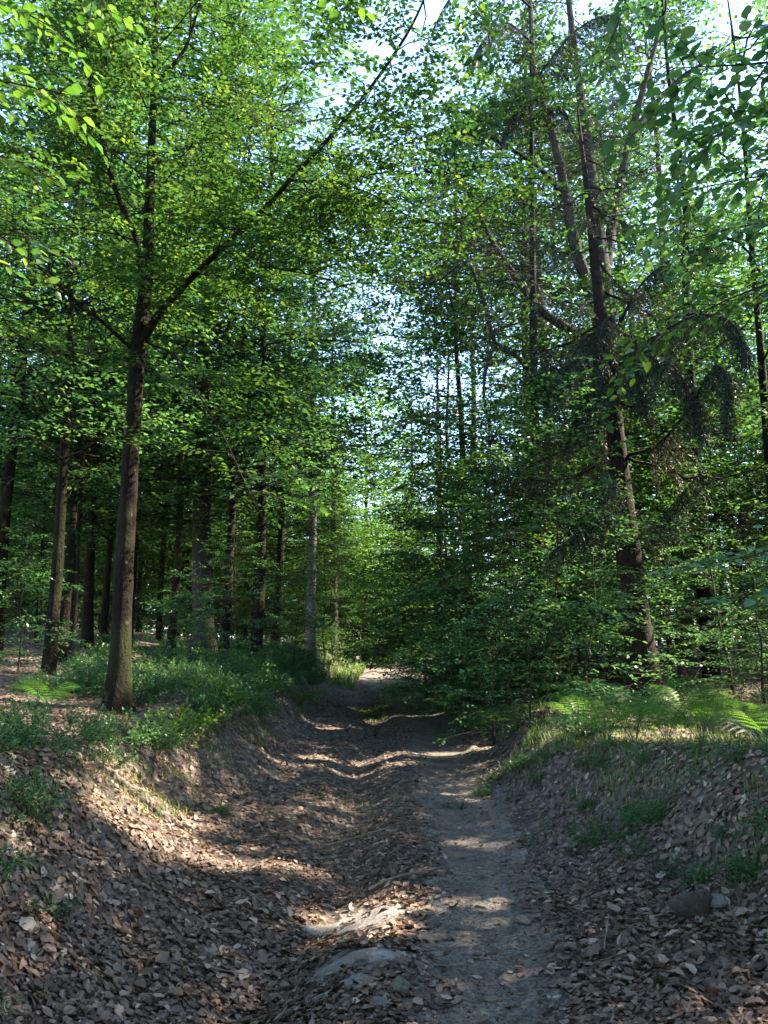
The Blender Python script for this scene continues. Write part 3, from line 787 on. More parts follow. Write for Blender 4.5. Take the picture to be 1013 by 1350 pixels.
# taller trees flanking the lane
for kind, px, Yd, s, rz, lab in [
    ('slim2', 600, 30, 1.0, .5, 'tall tree right of the path bend, lit crown'),
    ('slim2', 622, 24, 1.2, 1.5, 'tree rising behind the green wall of saplings'),
    ('broad', 940, 20, .95, 2.5, 'spreading tree behind the spruce towards the right edge'),
    ('slim', 1050, 13, .95, 4.1, 'tree at the right edge whose branches hang into view'),
    ('slim', 365, 29, 1.0, 3.4, 'tall tree behind the pale grey trunk'),
    ('slim2', 60, 11.5, .75, 1.4, 'tree by the left edge with low dark crown'),
    ('broad', 700, 24, 1.2, 1.7, 'broad crown showing between the limbs of the old oak'),
    ('slim2', 362, 26, 1.15, 5.3, 'dark slender trunk left of the pale grey tree, deeper in the wood'),
    ('slim2', 112, 19, 1.05, 2.6, 'dark tree between the sunlit slender beech and the forked beech'),
    ('slim2', -12, 14.5, 1.1, 3.9, 'dark tree at the very left edge of the wood'),
    ('broad', 735, 21, 1.2, 5.7, 'broad leafy crown close behind the left limbs of the old oak'),
    ('broad', 905, 22, 1.25, 1.2, 'broad leafy crown behind the oak limb that leans right'),
    ('broad', 850, 26, 1.25, 2.9, 'broad crown rising behind the oak, right side'),
    ('broad', 640, 34, 1.25, 4.4, 'tall crown filling the sky left of the oak limbs'),
    ('grey', 770, 30, 1.25, .2, 'tall thin crown seen through the oak'),
    ('slim2', 940, 15, 1.1, 3.6, 'dark tree close behind the spruce boughs at the right'),
    ('edge', 530, 50, 1.0, 1.1, 'light tree straight over the end of the path'),
    ('edge', 505, 56, 1.1, 2.1, 'tree behind the light one over the end of the path'),
    ('sap3', 548, 40, 1.3, 2.5, 'light young tree where the path disappears, right side'),
    ('sap3', 488, 43, 1.4, .5, 'light young tree where the path disappears, left side'),
    ('broad', 440, 36, 1.05, 5.5, 'tall spreading tree left of where the path ends')]:
    x, y = P2(px, Yd); plant(kind, x, y, lab, 'tree', None, s, rz, lm=M_fresh_lit if Yd >= 34 else None)  # far crowns take the lighter leaf colour in place of sunlight

# the wood on the sunny side, right of the lane and beside the place of the camera
rr = np.random.default_rng(5)
for k, (x, y, kind, s) in enumerate([(7.5, 4.5, 'slim', .9), (8.5, 9, 'slim2', .95), (12, 2, 'broad', .9), (13.5, 7.5, 'broad', .95), (17, 10.5, 'broad', 1),
                              (18, 4.5, 'slim2', 1), (22, 13, 'broad', 1.05), (23, 7, 'broad', 1), (22, 20, 'broad', 1), (27, 16, 'slim', 1.1), (28, 10, 'broad', 1.1),
                              (6.2, 7.2, 'sap1', .8), (9.5, 6.5, 'sap3', 1), (10.5, 11, 'sap3', 1), (14.5, 10, 'sap3', 1.1), (20, 26, 'broad', 1), (7.8, 23, 'slim2', 1), (6, 2.2, 'sap3', .95), (5.4, 5.2, 'sap2', .9), (12, 27, 'slim', 1.0)]):
    plant(kind, x, y, 'shaded woodland tree among others right of the lane' if not kind.startswith('sap') else 'leafy sapling in the shade of the right wood', 'sapling' if kind.startswith('sap') else 'tree', 'trees of the wood right of the lane', s)

for k, (x, y, kind, s_) in enumerate([(-4.5, -2.5, 'broad', 1), (4.2, -4, 'broad', 1), (-7.5, 2.5, 'slim2', .9), (0.5, -8.5, 'broad', 1.1), (-9, -6, 'broad', 1.1), (8.5, -3, 'broad', 1.05), (-4.8, -9, 'edge', 1.1), (5.5, -11, 'edge', 1.1), (-2.6, -5.5, 'sap3', 1), (3.2, -7.5, 'sap3', 1), (-8.5, 5.5, 'broad', .9)]):  # out of view, added to block light coming from behind the camera
    plant(kind, x, y, 'unseen woodland tree added to shade the lane beside and behind the viewer', 'tree', 'added shade trees around the start of the lane', s_, cull=False)
# deep wood, left, ahead and right: shared meshes
def scatter(n, x0, x1, y0, y1, kinds, lab, group, seed, mind, avoid=None, smin=.8, smax=1.1, lm=None):
    r = np.random.default_rng(seed); pts = []
    for _ in range(n * 40):
        if len(pts) >= n: break
        x, y = r.uniform(x0, x1), r.uniform(y0, y1)
        if avoid and avoid(x, y): continue
        if any((x - a) ** 2 + (y - b) ** 2 < mind * mind for a, b in pts): continue
        pts.append((x, y))
        k = kinds[int(r.random() * len(kinds))]
        plant(k, x, y, lab, 'sapling' if k.startswith('sap') else 'tree', group, r.uniform(smin, smax), cull=False, lm=lm)
scatter(46, -24, -4.5, 13, 40, ['pole', 'pole', 'slim', 'pole', 'slim2'], 'thin dark trunk among others deep in the left wood', 'thin trunks deep in the left wood', 41, 1.5, lambda x, y: x > -3 - .05 * y or abs(x - (270 - 506) / 1000 * y) < .8)
scatter(12, -20, -6, 24, 42, ['sap1', 'sap3', 'sap2'], 'sapling of the shaded undergrowth in the left wood', 'undergrowth saplings in the left wood', 42, 2.2, lambda x, y: x > -4.5 - .05 * y, .7, 1.0)
scatter(100, -60, 60, 42, 95, ['broad', 'edge', 'edge', 'edge'], 'tall tree closing off the far wood', 'tall trees of the far wood', 43, 3.6, lambda x, y: (abs(x) < 2.2 and y < 50) or (x > 3 and y < 58), lm=M_fresh_lit)
scatter(45, -30, 30, 36, 60, ['edge', 'sap3', 'sap3', 'pole'], 'leafy young tree at the edge of the far wood', 'young trees at the edge of the far wood', 44, 2.2, lambda x, y: (abs(x) < 2.0 and y < 44) or (x > 3 and y < 56), 1.0, 1.5, M_fresh_lit)
scatter(14, 5, 32, 23, 29, ['slim', 'broad', 'slim2'], 'tree standing deep in the right wood', 'trees deep in the right wood', 45, 2.4)
scatter(30, 4, 26, 16, 40, ['sap1', 'sap3', 'sap3'], 'backlit sapling in the undergrowth of the right wood', 'undergrowth saplings in the right wood', 46, 1.8, lambda x, y: x < 11 and y > 25, .8, 1.2)

# far spruces over the bend
for k, (px, Yd, hh, lab) in enumerate([(582, 34, 17, 'tall narrow spruce over the bend of the path, pale with light'), (545, 46, 19, 'distant spruce above the end of the path')]):
    x, y = P2(px, Yd); bb = np.array([x, y, float(H(x, y))])
    tm, cm = spruce(60 + k, bb, hh, .2, 60, 1.5, lambda t: 2.6 - 2.1 * t, .8, (0, 0), .11)
    stand('spruce_tree', tm, cm, bb, lab, 'tree')

# ------------------------------------------------------------------ near overhanging branches with single leaves
def leafshape(n, lw, wav, lobes=0, curl=.12, seed=0):
    """one leaf of unit length with midrib fold and a wavy or toothed edge"""
    r = np.random.default_rng(seed)
    t = np.linspace(0, 1, n)
    w = lw * .5 * np.sin(math.pi * t ** .85) ** .8
    w[-1] = 0; w[0] = .012
    if lobes: w = w * (1 + .32 * np.sin(t * lobes * 2 * math.pi))
    w = w * (1 + wav * r.normal(0, 1, n))
    zc = -curl * (t - .3) ** 2 + .02 * np.sin(t * 9)
    mid = np.stack([t, 0 * t, zc], -1)
    Lh = np.stack([t, w, zc + w * .28 + .02 * r.normal(0, 1, n)], -1); Rh = np.stack([t, -w, zc + w * .28 + .02 * r.normal(0, 1, n)], -1)
    V = np.concatenate([mid, Lh, Rh]); a = np.arange(n - 1)
    Fq = np.concatenate([np.stack([a, a + 1, a + 1 + n, a + n], -1), np.stack([a, a + 2 * n, a + 1 + 2 * n, a + 1], -1)])
    return V, Fq

def lmesh(name, V, Fq, mat, rnd):
    g = Geo(); g.add(V, Fq, 0, rnd); return g.mesh(name, [mat])
from mathutils import Matrix
def place_leaf(name, me, parent, p, d, n, L):
    d = nrm(d); w = nrm(np.cross(n, d)); n = np.cross(d, w)
    o = bpy.data.objects.new(name, me); COL.objects.link(o); o.parent = parent
    M = Matrix(((d[0] * L, w[0] * L, n[0] * L, p[0]), (d[1] * L, w[1] * L, n[1] * L, p[1]), (d[2] * L, w[2] * L, n[2] * L, p[2]), (0, 0, 0, 1)))
    o.matrix_local = M
    return o

def branch(label, mat, spine, rad, nsh, shl, leafL, seed, per=.055, updir=(0, 0, 1), vol=.2, shd=None):
    r = np.random.default_rng(seed)
    spine = np.asarray(spine); b = spine[0]
    e = bpy.data.objects.new('overhanging_branch', None); COL.objects.link(e); e.location = b
    tag(e, label, 'branch', 'branches reaching in from beside the camera')
    ms = [lmesh('leaf', *leafshape(9, .6, .05, 0, .25, seed * 10 + q), mat, .12 + .13 * q) for q in range(7)]
    P, Rr = smoothline(spine - b, np.linspace(rad, .002, len(spine)), .05)
    g = Geo(); tube(g, P, Rr, 6)
    nl = 0
    for k in range(nsh):
        f = (.15 + .85 * (k + r.random()) / nsh) * (len(P) - 1); i0 = min(int(f), len(P) - 2); p = P[i0]
        Tn = nrm(P[i0 + 1] - P[i0]); up = nrm(np.array(updir) + r.normal(0, vol, 3)); B = np.cross(Tn, up)
        d = nrm(Tn * .7 + B * (1 if k % 2 else -1) * .8 + r.normal(0, .18, 3))
        L = shl * (.5 + .7 * r.random()); m = max(3, int(L / per))
        s = np.linspace(0, 1, 6)[:, None]; Q = p + d * s * L; Q[:, 2] -= .15 * L * s[:, 0] ** 2
        tube(g, Q, np.linspace(.0028, .001, 6), 4)
        Bs = nrm(np.cross(d, up))
        for q in range(m):
            if nl >= 295: break
            t = (q + 1) / m; pt = p + d * t * L; pt[2] -= .15 * L * t * t
            sd = 1 if q % 2 else -1
            ld = nrm(d * (.6 if q < m - 1 else 2) + Bs * sd * .8 + r.normal(0, .2, 3)); ld[2] -= .15
            place_leaf('leaf', ms[int(r.random() * 7)], e, pt, ld, nrm(up + r.normal(0, .3, 3)), leafL * (.7 + .5 * r.random())); nl += 1
    link('twig', g.mesh('twig', [M_twig]), e)
branch('leafy twig with bright lime leaves hanging in at the upper left corner', M_lime, line((-160, 60, 3.2), (-60, 90, 3.2), (20, 110, 3.1), (90, 125, 3.0)), .010, 20, .42, .064, 1, .045)
branch('lime leaved twig at the left edge, below the corner twig', M_lime, line((-140, 180, 3.4), (-40, 200, 3.4), (30, 215, 3.3), (75, 240, 3.3)), .008, 12, .3, .062, 2, .045)
branch('twig of yellow green leaves crossing the top edge above the forked beech', M_lime, line((60, -120, 4.2), (120, -30, 4.2), (150, 30, 4.2)), .008, 9, .4, .09, 3)
branch('small bright twig dipping in at the top, left of the middle', M_lime, line((380, -120, 4.5), (420, -40, 4.5), (450, 15, 4.5)), .007, 7, .35, .09, 4)
branch('shaded leafy branch sweeping in at the upper right corner', M_dark, line((1180, 60, 3.6), (1080, 75, 3.6), (980, 85, 3.5), (880, 90, 3.4)), .012, 20, .5, .09, 5)
branch('dark leafy branch below the upper right corner', M_dark, line((1180, 220, 4.5), (1060, 225, 4.5), (960, 240, 4.4), (880, 260, 4.4)), .010, 20, .5, .09, 6)
branch('long arching branch of fresh leaves over the right bank, in front of the spruce', M_beech, line((1150, 330, 5.5), (1040, 365, 5.5), (960, 395, 5.4), (890, 430, 5.4), (830, 470, 5.4)), .012, 34, .6, .085, 7, .07)
branch('dark flat spray of leaves at the right edge, level with the spruce trunk', M_dark, line((1140, 690, 5), (1060, 710, 5), (980, 735, 4.9), (890, 750, 4.9)), .008, 16, .42, .085, 8)
branch('dark leafy branch slanting down from the upper right corner toward the spruce top', M_dark, line((1160, 130, 4.0), (1060, 140, 4.0), (960, 165, 3.9), (890, 200, 3.9)), .010, 26, .5, .085, 10)
branch('dark leafy branch at the right edge above the arching fresh one', M_dark, line((1150, 270, 5), (1060, 285, 5), (970, 300, 4.9), (890, 320, 4.9)), .010, 28, .55, .085, 11)
branch('dark twig hanging from the top edge before the upper spruce trunk', M_dark, line((860, -140, 4.6), (840, -50, 4.6), (815, 30, 4.6), (790, 90, 4.6)), .009, 18, .45, .085, 12)
branch('lime twig in the very corner at the upper left', M_lime, line((-120, -40, 3.6), (-40, -10, 3.6), (40, 20, 3.5), (90, 50, 3.5)), .008, 16, .4, .064, 13, .045)
branch('pale green twig over the left edge beside the low limb of the forked beech', M_beech, line((-140, 330, 4.5), (-50, 320, 4.5), (20, 310, 4.4), (60, 320, 4.4)), .008, 12, .4, .08, 14)
branch('dark twig reaching in at the right edge above the ferns', M_dark, line((1160, 760, 4.6), (1080, 770, 4.6), (1010, 785, 4.6), (950, 790, 4.6)), .007, 12, .4, .085, 15)
branch('twig of round green leaves hanging from the top edge, right of the arching limb', M_beech, line((560, -140, 5), (600, -40, 5), (640, 30, 5), (650, 80, 5)), .008, 12, .4, .085, 9)

# ------------------------------------------------------------------ ground cover
# low leafy shrubs (bilberry and bramble) on the banks
def shrub_proto(seed, w, h, n, leaf, space):
    r = np.random.default_rng(seed); g = Geo()
    S, D, N, L = [], [], [], []
    for k in range(n):
        a = r.uniform(0, 6.28); q = w * math.sqrt(r.random()) * .5
        s = np.array([math.cos(a) * q * .6, math.sin(a) * q * .6, 0]); e = np.array([math.cos(a) * q * 1.5, math.sin(a) * q * 1.5, h * (1 - .6 * (q / w * 2) ** 2) * (.6 + .5 * r.random())])
        S.append(s); D.append(nrm(e - s)); L.append(np.linalg.norm(e - s)); 
        for j in range(4):
            t = .3 + .7 * r.random(); p = s + (e - s) * t; S.append(p); D.append(nrm(nrm(e - s) * .5 + r.normal(0, .6, 3))); L.append(.12 + .12 * r.random())
    S, D, L = map(np.array, (S, D, L)); N = nrm(np.array([0, 0, 1.]) + r.normal(0, .3, S.shape))
    st = Geo(); tubes_batch(st, S, S + D * L[:, None], .003, 0)
    leaves_on(g, S + np.array([0, 0, 5000.]), D, N, L, 0, leaf, .6, space, .5, seed=seed)
    g.V = [v - np.array([0, 0, 5000.], np.float32) for v in g.V]
    return st.mesh('stem', [M_twig]), g.mesh('foliage', [M_herb])
def big_shrub():
    a, b = shrub_proto(203, .8, .45, 26, .062, .034); b.materials[0] = M_fresh_lit; return a, b
SHR = [shrub_proto(200, .9, .42, 46, .036, .020), shrub_proto(201, .7, .32, 40, .030, .018), shrub_proto(202, .55, .5, 34, .042, .024), big_shrub()]
def put_shrub(k, x, y, s, label, group, name='low_shrub', cat='shrub'):
    e = bpy.data.objects.new(name, None); COL.objects.link(e)
    e.location = (x, y, float(H(x, y)) - .04); e.rotation_euler = (0, 0, random.uniform(0, 6.28)); e.scale = (s, s, s)
    tag(e, label, cat, group)
    link('stem', SHR[k][0], e); link('foliage', SHR[k][1], e)
r = np.random.default_rng(77)
pts = []
def ok_pt(x, y, m):
    if any((x - a) ** 2 + (y - b) ** 2 < m * m for a, b in pts): return False
    pts.append((x, y)); return True
c = 0
while c < 130:
    y = 4.5 + 21 * r.random() ** .9; x = -np.interp(y, [4, 8, 12, 30], [2.6, 2.3, 1.95, 1.9]) - abs(r.normal(0, .9)) * (1 + y * .03)
    if -4.4 < x < -2.55 and y < 9.4: continue
    if y > 13 and x > -2.0: continue
    if y < 5.5 and r.random() < .6: continue
    if ok_pt(x, y, .34): 
        k_ = 3 if r.random() < .16 else int(r.random() * 3); put_shrub(k_, x, y, r.uniform(.6, 1.15), 'taller bright leaved bramble among the low shrubs along the left bank' if k_ == 3 else 'low dark green shrub in the thicket along the left bank', 'brambles on the left bank' if k_ == 3 else 'low shrubs on the left bank'); c += 1
c = 0
while c < 84:
    y = 7.5 + 20 * r.random(); x = np.interp(y, [6, 9, 12, 30], [2.2, 2.1, 2.2, 2.3]) + abs(r.normal(0, 1.2)) * (1 + y * .04)
    if y < 11.5 and x > 2.4: continue
    if y > 13 and x < 2.25: continue
    if ok_pt(x, y, .36):
        put_shrub(int(r.random() * 3), x, y, r.uniform(.55, 1.0), 'low leafy shrub at the foot of the saplings on the right bank', 'low shrubs on the right bank'); c += 1
for x, y, s, k, lab in [(-2.0, 3.7, .55, 0, 'dark sprawling plant at the left edge of the slope, lowest one'), (-2.05, 4.6, .6, 2, 'dark sprawling plant up the left slope'), (-1.75, 4.15, .35, 1, 'small green plant among leaves on the left slope'),
                     (-2.6, 5.2, .6, 1, 'green plant at the lip of the left slope'), (2.45, 4.7, .5, 0, 'shaded plant hanging on the steep right bank'), (2.6, 5.6, .5, 1, 'tufty plant on top of the steep right bank'),
                     (1.75, 6.9, .3, 2, 'small bright herb at the foot of the right bank'), (1.55, 8.0, .3, 2, 'small herb by the eroded lip, right of the path'), (1.9, 6.1, .25, 1, 'little herb in the leaves of the right slope'),
                     (2.2, 7.4, .4, 1, 'leafy herb in the middle of the right slope'), (-1.62, 3.05, .4, 0, 'dark leafy plant in the lower left corner'), (-2.3, 4.1, .55, 1, 'dark leafy plant at the left edge, halfway up the slope'), (-2.75, 4.7, .7, 0, 'broad dark plant near the top of the left slope'),
                     (-3.1, 6.2, .7, 2, 'leafy clump at the edge of the left bank before the forked beech'), (-2.35, 6.6, .55, 1, 'leafy clump hanging over the sunlit left slope'), (2.9, 5.0, .6, 2, 'dark leafy clump on the right bank at the picture edge'), (2.0, 5.9, .4, 0, 'dark creeping plant on the right bank face'),
                     (2.65, 6.3, .55, 1, 'leafy clump under the ferns on the right bank'), (1.55, 8.9, .4, 0, 'green clump at the lip where the lane narrows'), (-1.5, 7.4, .3, 2, 'small herb at the foot of the left bank')]:
    put_shrub(k, x, y, s, lab, None, 'herb', 'plant')

c = 0
while c < 22:
    y = r.uniform(4.6, 9.5); x = np.interp(y, [4, 6, 8, 10], [2.2, 1.95, 1.6, 1.7]) + r.normal(0, .28)
    if ok_pt(x, y, .2): put_shrub(int(r.random() * 3), x, y, r.uniform(.18, .42), 'small creeping plant on the crumbling face of the right bank', 'creeping plants on the right bank face', 'herb', 'plant'); c += 1
# grass
def blades(n, fx, hmin, hmax, seed, dry=.12, wd=.004):
    r = np.random.default_rng(seed); g = Geo()
    x, y = fx(r, n); n = len(x); z = H(x, y)
    a = r.uniform(0, 6.28, n); h = r.uniform(hmin, hmax, n); ln = r.uniform(.2, .9, n) * h
    d = np.stack([np.cos(a), np.sin(a), 0 * a], -1); w = np.stack([-np.sin(a), np.cos(a), 0 * a], -1) * wd
    b = np.stack([x, y, z], -1)
    m = b + d * (ln * .3)[:, None] + np.array([0, 0, 1.]) * (h * .65)[:, None]; tp = b + d * ln[:, None] + np.array([0, 0, 1.]) * (h * .95 - ln * .15)[:, None]
    V = np.stack([b - w, b + w, m + w * .7, m - w * .7, tp], 1)
    k = np.arange(n)[:, None] * 5; rd = r.random(n); isdry = (r.random(n) < dry)
    for mi, sel in ((0, ~isdry), (1, isdry)):
        if sel.any():
            g.add(V[sel].reshape(-1, 3), np.arange(sel.sum())[:, None] * 5 + np.array([[0, 1, 2, 3]]), mi, rd[sel])
            g.F.append(np.arange(sel.sum())[:, None] * 5 + np.array([[3, 2, 4]]) + g.n - 5 * sel.sum()); g.M.append(np.full(sel.sum(), mi, np.int32)); g.A.append(rd[sel].astype(np.float32))
    return g.mesh('grass', [M_grass, M_straw])
def f_right(r, n):
    y = 6.6 + 5.5 * r.random(n); x = 1.9 + 5 * r.random(n) ** 1.2
    k = (vn(x * 1.4, y * 1.4, 31) > -.35) & (x > 1.75 + .3 * vn(y * 2, y * 0, 33))
    return x[k], y[k]
def f_lip(r, n):
    y = 4 + 6 * r.random(n); x = np.interp(y, [4, 6, 8, 10], [2.45, 2.2, 1.75, 2.0]) + .25 * r.normal(0, 1, n)
    k = vn(x * 2.5, y * 2.5, 35) > .0
    return x[k], y[k]
def f_left(r, n):
    y = 5 + 16 * r.random(n); x = -np.interp(y, [4, 8, 12, 30], [2.1, 1.9, 1.75, 1.8]) - .5 * np.abs(r.normal(0, 1, n)) + .2
    k = vn(x * 1.5, y * 1.1, 32) > .05
    return x[k], y[k]
def f_far(r, n):
    y = 24 + 20 * r.random(n); s_ = np.where(r.random(n) < .5, -1, 1); x = s_ * (1.3 + 3 * r.random(n)) + .4
    return x, y
def blob(px, py, a, b):
    q = ground_at(px, py, H0)
    def f(r, n): return q[0] + a * r.normal(0, 1, n), q[1] + b * r.normal(0, 1, n)
    return f
for f, n, h0, h1, sd_, dry, lab, w_ in [(f_right, 11000, .03, .12, 1, .15, 'short bright grass carpet on top of the right bank around the ferns', .0035), (f_lip, 2600, .05, .15, 2, .15, 'grass hanging over the lip of the right bank', .003),
                         (f_left, 4500, .03, .12, 3, .1, 'thin grass and dry stalks along the left bank', .004), (f_far, 14000, .12, .5, 4, .1, 'tall light grass beside the far bend of the path', .012),
                         (blob(490, 934, .2, .7), 1300, .03, .09, 5, .1, 'grass tuft strip between the wheel tracks, nearer one', .006), (blob(519, 908, .22, 1.3), 1500, .03, .10, 6, .1, 'grass strip between the wheel tracks, farther one', .008),
                         (blob(705, 990, .14, .12), 160, .08, .26, 7, .1, 'spiky grass tuft on the lip right of the path', .004), (blob(470, 1060, .5, .8), 300, .02, .07, 8, .1, 'few short blades in the leafy middle of the lane', .003)]:
    tag(link('grass', blades(n, f, h0, h1, sd_, dry, w_)), lab, 'grass', None, 'stuff')

# ferns
def frond_mesh():
    g = Geo(); n = 17; L = .8
    t = np.linspace(0, 1, n); px_ = np.stack([L * t * .82, 0 * t, L * (1.05 * t - .82 * t * t)], -1)
    tube(g, px_, np.linspace(.004, .001, n), 4, 1)
    T_ = nrm(np.gradient(px_, axis=0))
    for k in range(4, n):
        for sgn in (1, -1):
            ln = .21 * math.sin(math.pi * min(1, (k - 2.2) / (n - 1.8)) ** .75) + .012
            d = nrm(np.array([0, sgn, 0]) * .9 + T_[k] * .42 + np.array([0, 0, -.25]))
            m = max(4, int(ln / .016))
            q = (np.arange(m) + .5) / m
            for s2 in (1, -1):
                b = px_[k] + d * (q * ln)[:, None]; b[:, 2] -= .12 * ln * q * q
                e = nrm(T_[k] * s2 + d * .5); pl = .021 * (1 - .75 * q) + .003
                w = d * .0058
                V = np.stack([b - w, b + w, b + w * .5 + e * pl[:, None]], 1)
                g.add(V.reshape(-1, 3), np.arange(m * 3).reshape(-1, 3), 0, .15 + .09 * (k % 9))
    return g.mesh('frond', [M_fern, M_fern])
FR = frond_mesh()
ferns = [(800, 950, 8.0, 1.0, 'bright sunlit fern with arching fronds at the left end of the fern patch'), (838, 955, 7.8, 1.05, 'sunlit fern in the middle of the fern patch before the spruce'), (880, 960, 8.0, 1.0, 'light green fern below the spruce trunk, right part'),
         (925, 962, 7.9, .9, 'fern between the spruce and the right edge'), (975, 965, 7.8, .9, 'fern at the right edge above the bank'), (1010, 975, 7.2, .8, 'fern cut by the right edge, nearest one'),
         (765, 935, 10, .7, 'small shaded fern left of the sunlit ferns'), (640, 905, 12.8, .8, 'dark fern below the young beeches'), (600, 900, 14.5, .9, 'dark fern beside the far right edge of the path'), (680, 912, 11.4, .8, 'shaded fern at the foot of the dark forked sapling'),
         (585, 893, 17, .9, 'dark spreading fern where the green wall meets the path'), (905, 940, 10.5, .8, 'fern in half shade right of the spruce foot'), (560, 885, 20, 1.0, 'fern at the far end of the green wall'), (330, 900, 12.5, .75, 'fern among the shrubs of the left bank, nearer one'), (395, 880, 16, .8, 'fern among the shrubs of the left bank near the pale grey tree'),
         (60, 930, 8.6, .6, 'small fern on the left bank beside the leafy floor')]
for px, py, Yd, s, lab in ferns:
    x, y = P2(px, Yd)
    e = bpy.data.objects.new('fern', None); COL.objects.link(e); e.location = (x, y, float(H(x, y)) - .02); e.scale = (s * 1.3, s * 1.3, s * 1.3)
    tag(e, lab, 'fern', 'ferns of the lane banks')
    n = 7
    for k in range(n):
        o = link('frond', FR, e, rz=k * 6.283 / n + random.uniform(-.3, .3)); o.rotation_euler = (random.uniform(-.2, .2), random.uniform(-.55, -.05), o.rotation_euler[2]); q = random.uniform(.7, 1.1); o.scale = (q, q, q)

# ------------------------------------------------------------------ fallen leaves
def normal_at(x, y):
    e = .04
    return nrm(np.stack([H(x - e, y) - H(x + e, y), H(x, y - e) - H(x, y + e), 2 * e + 0 * x], -1))
SLABS = [(*ground_at(px, py, H)[:2], q) for px, py, q in [(455, 1212, .17), (505, 1210, .17), (428, 1232, .12), (480, 1225, .16), (450, 1268, .14), (500, 1264, .14), (468, 1300, .08), (425, 1318, .05)]]
def litter_pts(n, seed):
    r = np.random.default_rng(seed)
    u = r.random(n) ** .85
    y = 1 / (1 / 2.6 - u * (1 / 2.6 - 1 / 26))          # denser near the camera
    x = (r.random(n) * 2 - 1) * (1.5 + .5 * y)
    t = np.abs(x - treadx(y))
    pr = np.clip(.05 + .95 * sst(.16, .52, t + .12 * vn(x * 3, y * 3, 57)), 0, 1)
    pr = pr * np.where(vn(x * 1.8, y * 1.8, 51) < -.5, .6, 1)
    for sx_, sy_, sr_ in SLABS: pr = pr * np.where(((x - sx_) ** 2 + (y - sy_) ** 2) < sr_ ** 2, .06, 1)
    k = r.random(n) < pr
    return x[k], y[k], r
x, y, r = litter_pts(140000, 91)
N = normal_at(x, y); m = len(x)
lf = (.018 + .050 * r.random(m) ** 1.8) * np.interp(y, [3, 12, 26], [1, 1.25, 2.2])
N = nrm(N + r.normal(0, 1, (m, 3)) * r.choice([.14, .34], m)[:, None]); a = r.normal(0, 1, (m, 3)); D = nrm(a - N * (a * N).sum(1)[:, None]); W = np.cross(N, D)
B = np.stack([x, y, H(x, y) + .004 + .022 * r.random(m)], -1) - D * (lf * .5)[:, None]
L_ = lf[:, None]; cu = r.uniform(-.15, .28, m)[:, None]; ww = L_ * r.uniform(.24, .42, m)[:, None]
V = np.stack([B + N * L_ * cu * .3, B + D * L_ * .5 - N * 0, B + D * L_ + N * L_ * cu * .6,
              B + D * L_ * .28 + W * ww * .8 + N * L_ * cu, B + D * L_ * .7 + W * ww * .9 + N * L_ * cu * .8, B + D * L_ * .3 - W * ww * .95 + N * L_ * cu * .9, B + D * L_ * .72 - W * ww * .7 + N * L_ * cu], 1)
g = Geo()
rr = np.clip(r.beta(1.7, 2.4, m), 0, 1)
nr = y < 5.6
k_ = int(nr.sum()); Vn = V[nr].reshape(-1, 3); ix = np.arange(k_)[:, None, None] * 7
g.add(Vn, (ix + np.array([[0, 3, 4, 1], [0, 1, 6, 5]])[None]).reshape(-1, 4), 0, np.repeat(rr[nr], 2))
g.F.append((ix + np.array([[1, 4, 2], [1, 2, 6]])[None]).reshape(-1, 3)); g.M.append(np.zeros(2 * k_, np.int32)); g.A.append(np.repeat(rr[nr], 2).astype(np.float32))
fr = ~nr
g.add(V[fr][:, [0, 3, 2, 5]].reshape(-1, 3), np.arange(int(fr.sum()) * 4).reshape(-1, 4), 0, rr[fr])
tag(link('leaf_litter', g.mesh('leaf_litter', [M_litter]), ground), kind='stuff')
# the nearest and largest dead leaves, one by one
shp = [lmesh('fallen_leaf', *leafshape(9, .62 + .1 * (q % 3), .12, [0, 3, 0, 4][q % 4], [.3, -.2, .5, -.5][q % 4], 300 + q), M_litter, .2 + .075 * q) for q in range(11)]
r = np.random.default_rng(92); c = 0
while c < 298:
    yy_ = 2.75 + 2.6 * r.random() ** 1.3; xx = r.uniform(-1, 1) * (.55 * yy_)
    tt = abs(xx - float(treadx(yy_)))
    if tt < .38 and r.random() > .08: continue
    nn = normal_at(np.array([xx]), np.array([yy_]))[0]
    a = r.normal(0, 1, 3); nn2 = nrm(nn + r.normal(0, .25, 3)); d = nrm(a - nn2 * (a @ nn2))
    place_leaf('fallen_leaf', shp[int(r.random() * 11)], ground, np.array([xx, yy_, float(H(xx, yy_)) + .02 + .018 * r.random()]), d, nn2, r.uniform(.055, .10)); c += 1

# ------------------------------------------------------------------ stones, sticks, gravel
def rock(seed, sx, sy, sz, nu=18, nv=12, amp=.25, flat=None):
    r = np.random.default_rng(seed); g = Geo()
    u = np.linspace(0, 2 * math.pi, nu, endpoint=False); v = np.linspace(-math.pi / 2, math.pi / 2, nv)
    U, Vv = np.meshgrid(u, v)
    X_ = np.cos(U) * np.cos(Vv); Y_ = np.sin(U) * np.cos(Vv); Z_ = np.sin(Vv)
    d = 1 + amp * vn(X_ * 1.6 + seed, Y_ * 1.6 + Z_ * 2.1, seed) + amp * .5 * vn(X_ * 4 + seed, Y_ * 4 + Z_ * 4, seed + 1)
    for _ in range(5):                                    # broken faces
        n = nrm(r.normal(0, 1, 3)); cc = .62 + .25 * r.random(); dt = (X_ * n[0] + Y_ * n[1] + Z_ * n[2]) * d
        d = np.where(dt > cc, d * cc / np.maximum(dt, 1e-6), d)
    P = np.stack([X_ * d * sx, Y_ * d * sy, Z_ * d * sz], -1)
    if flat: P[..., 2] = np.minimum(P[..., 2], flat)
    i = np.arange(nv - 1)[:, None] * nu; j = np.arange(nu)[None]; j2 = (j + 1) % nu
    g.add(P.reshape(-1, 3), np.stack([i + j, i + j2, i + nu + j2, i + nu + j], -1).reshape(-1, 4))
    return g
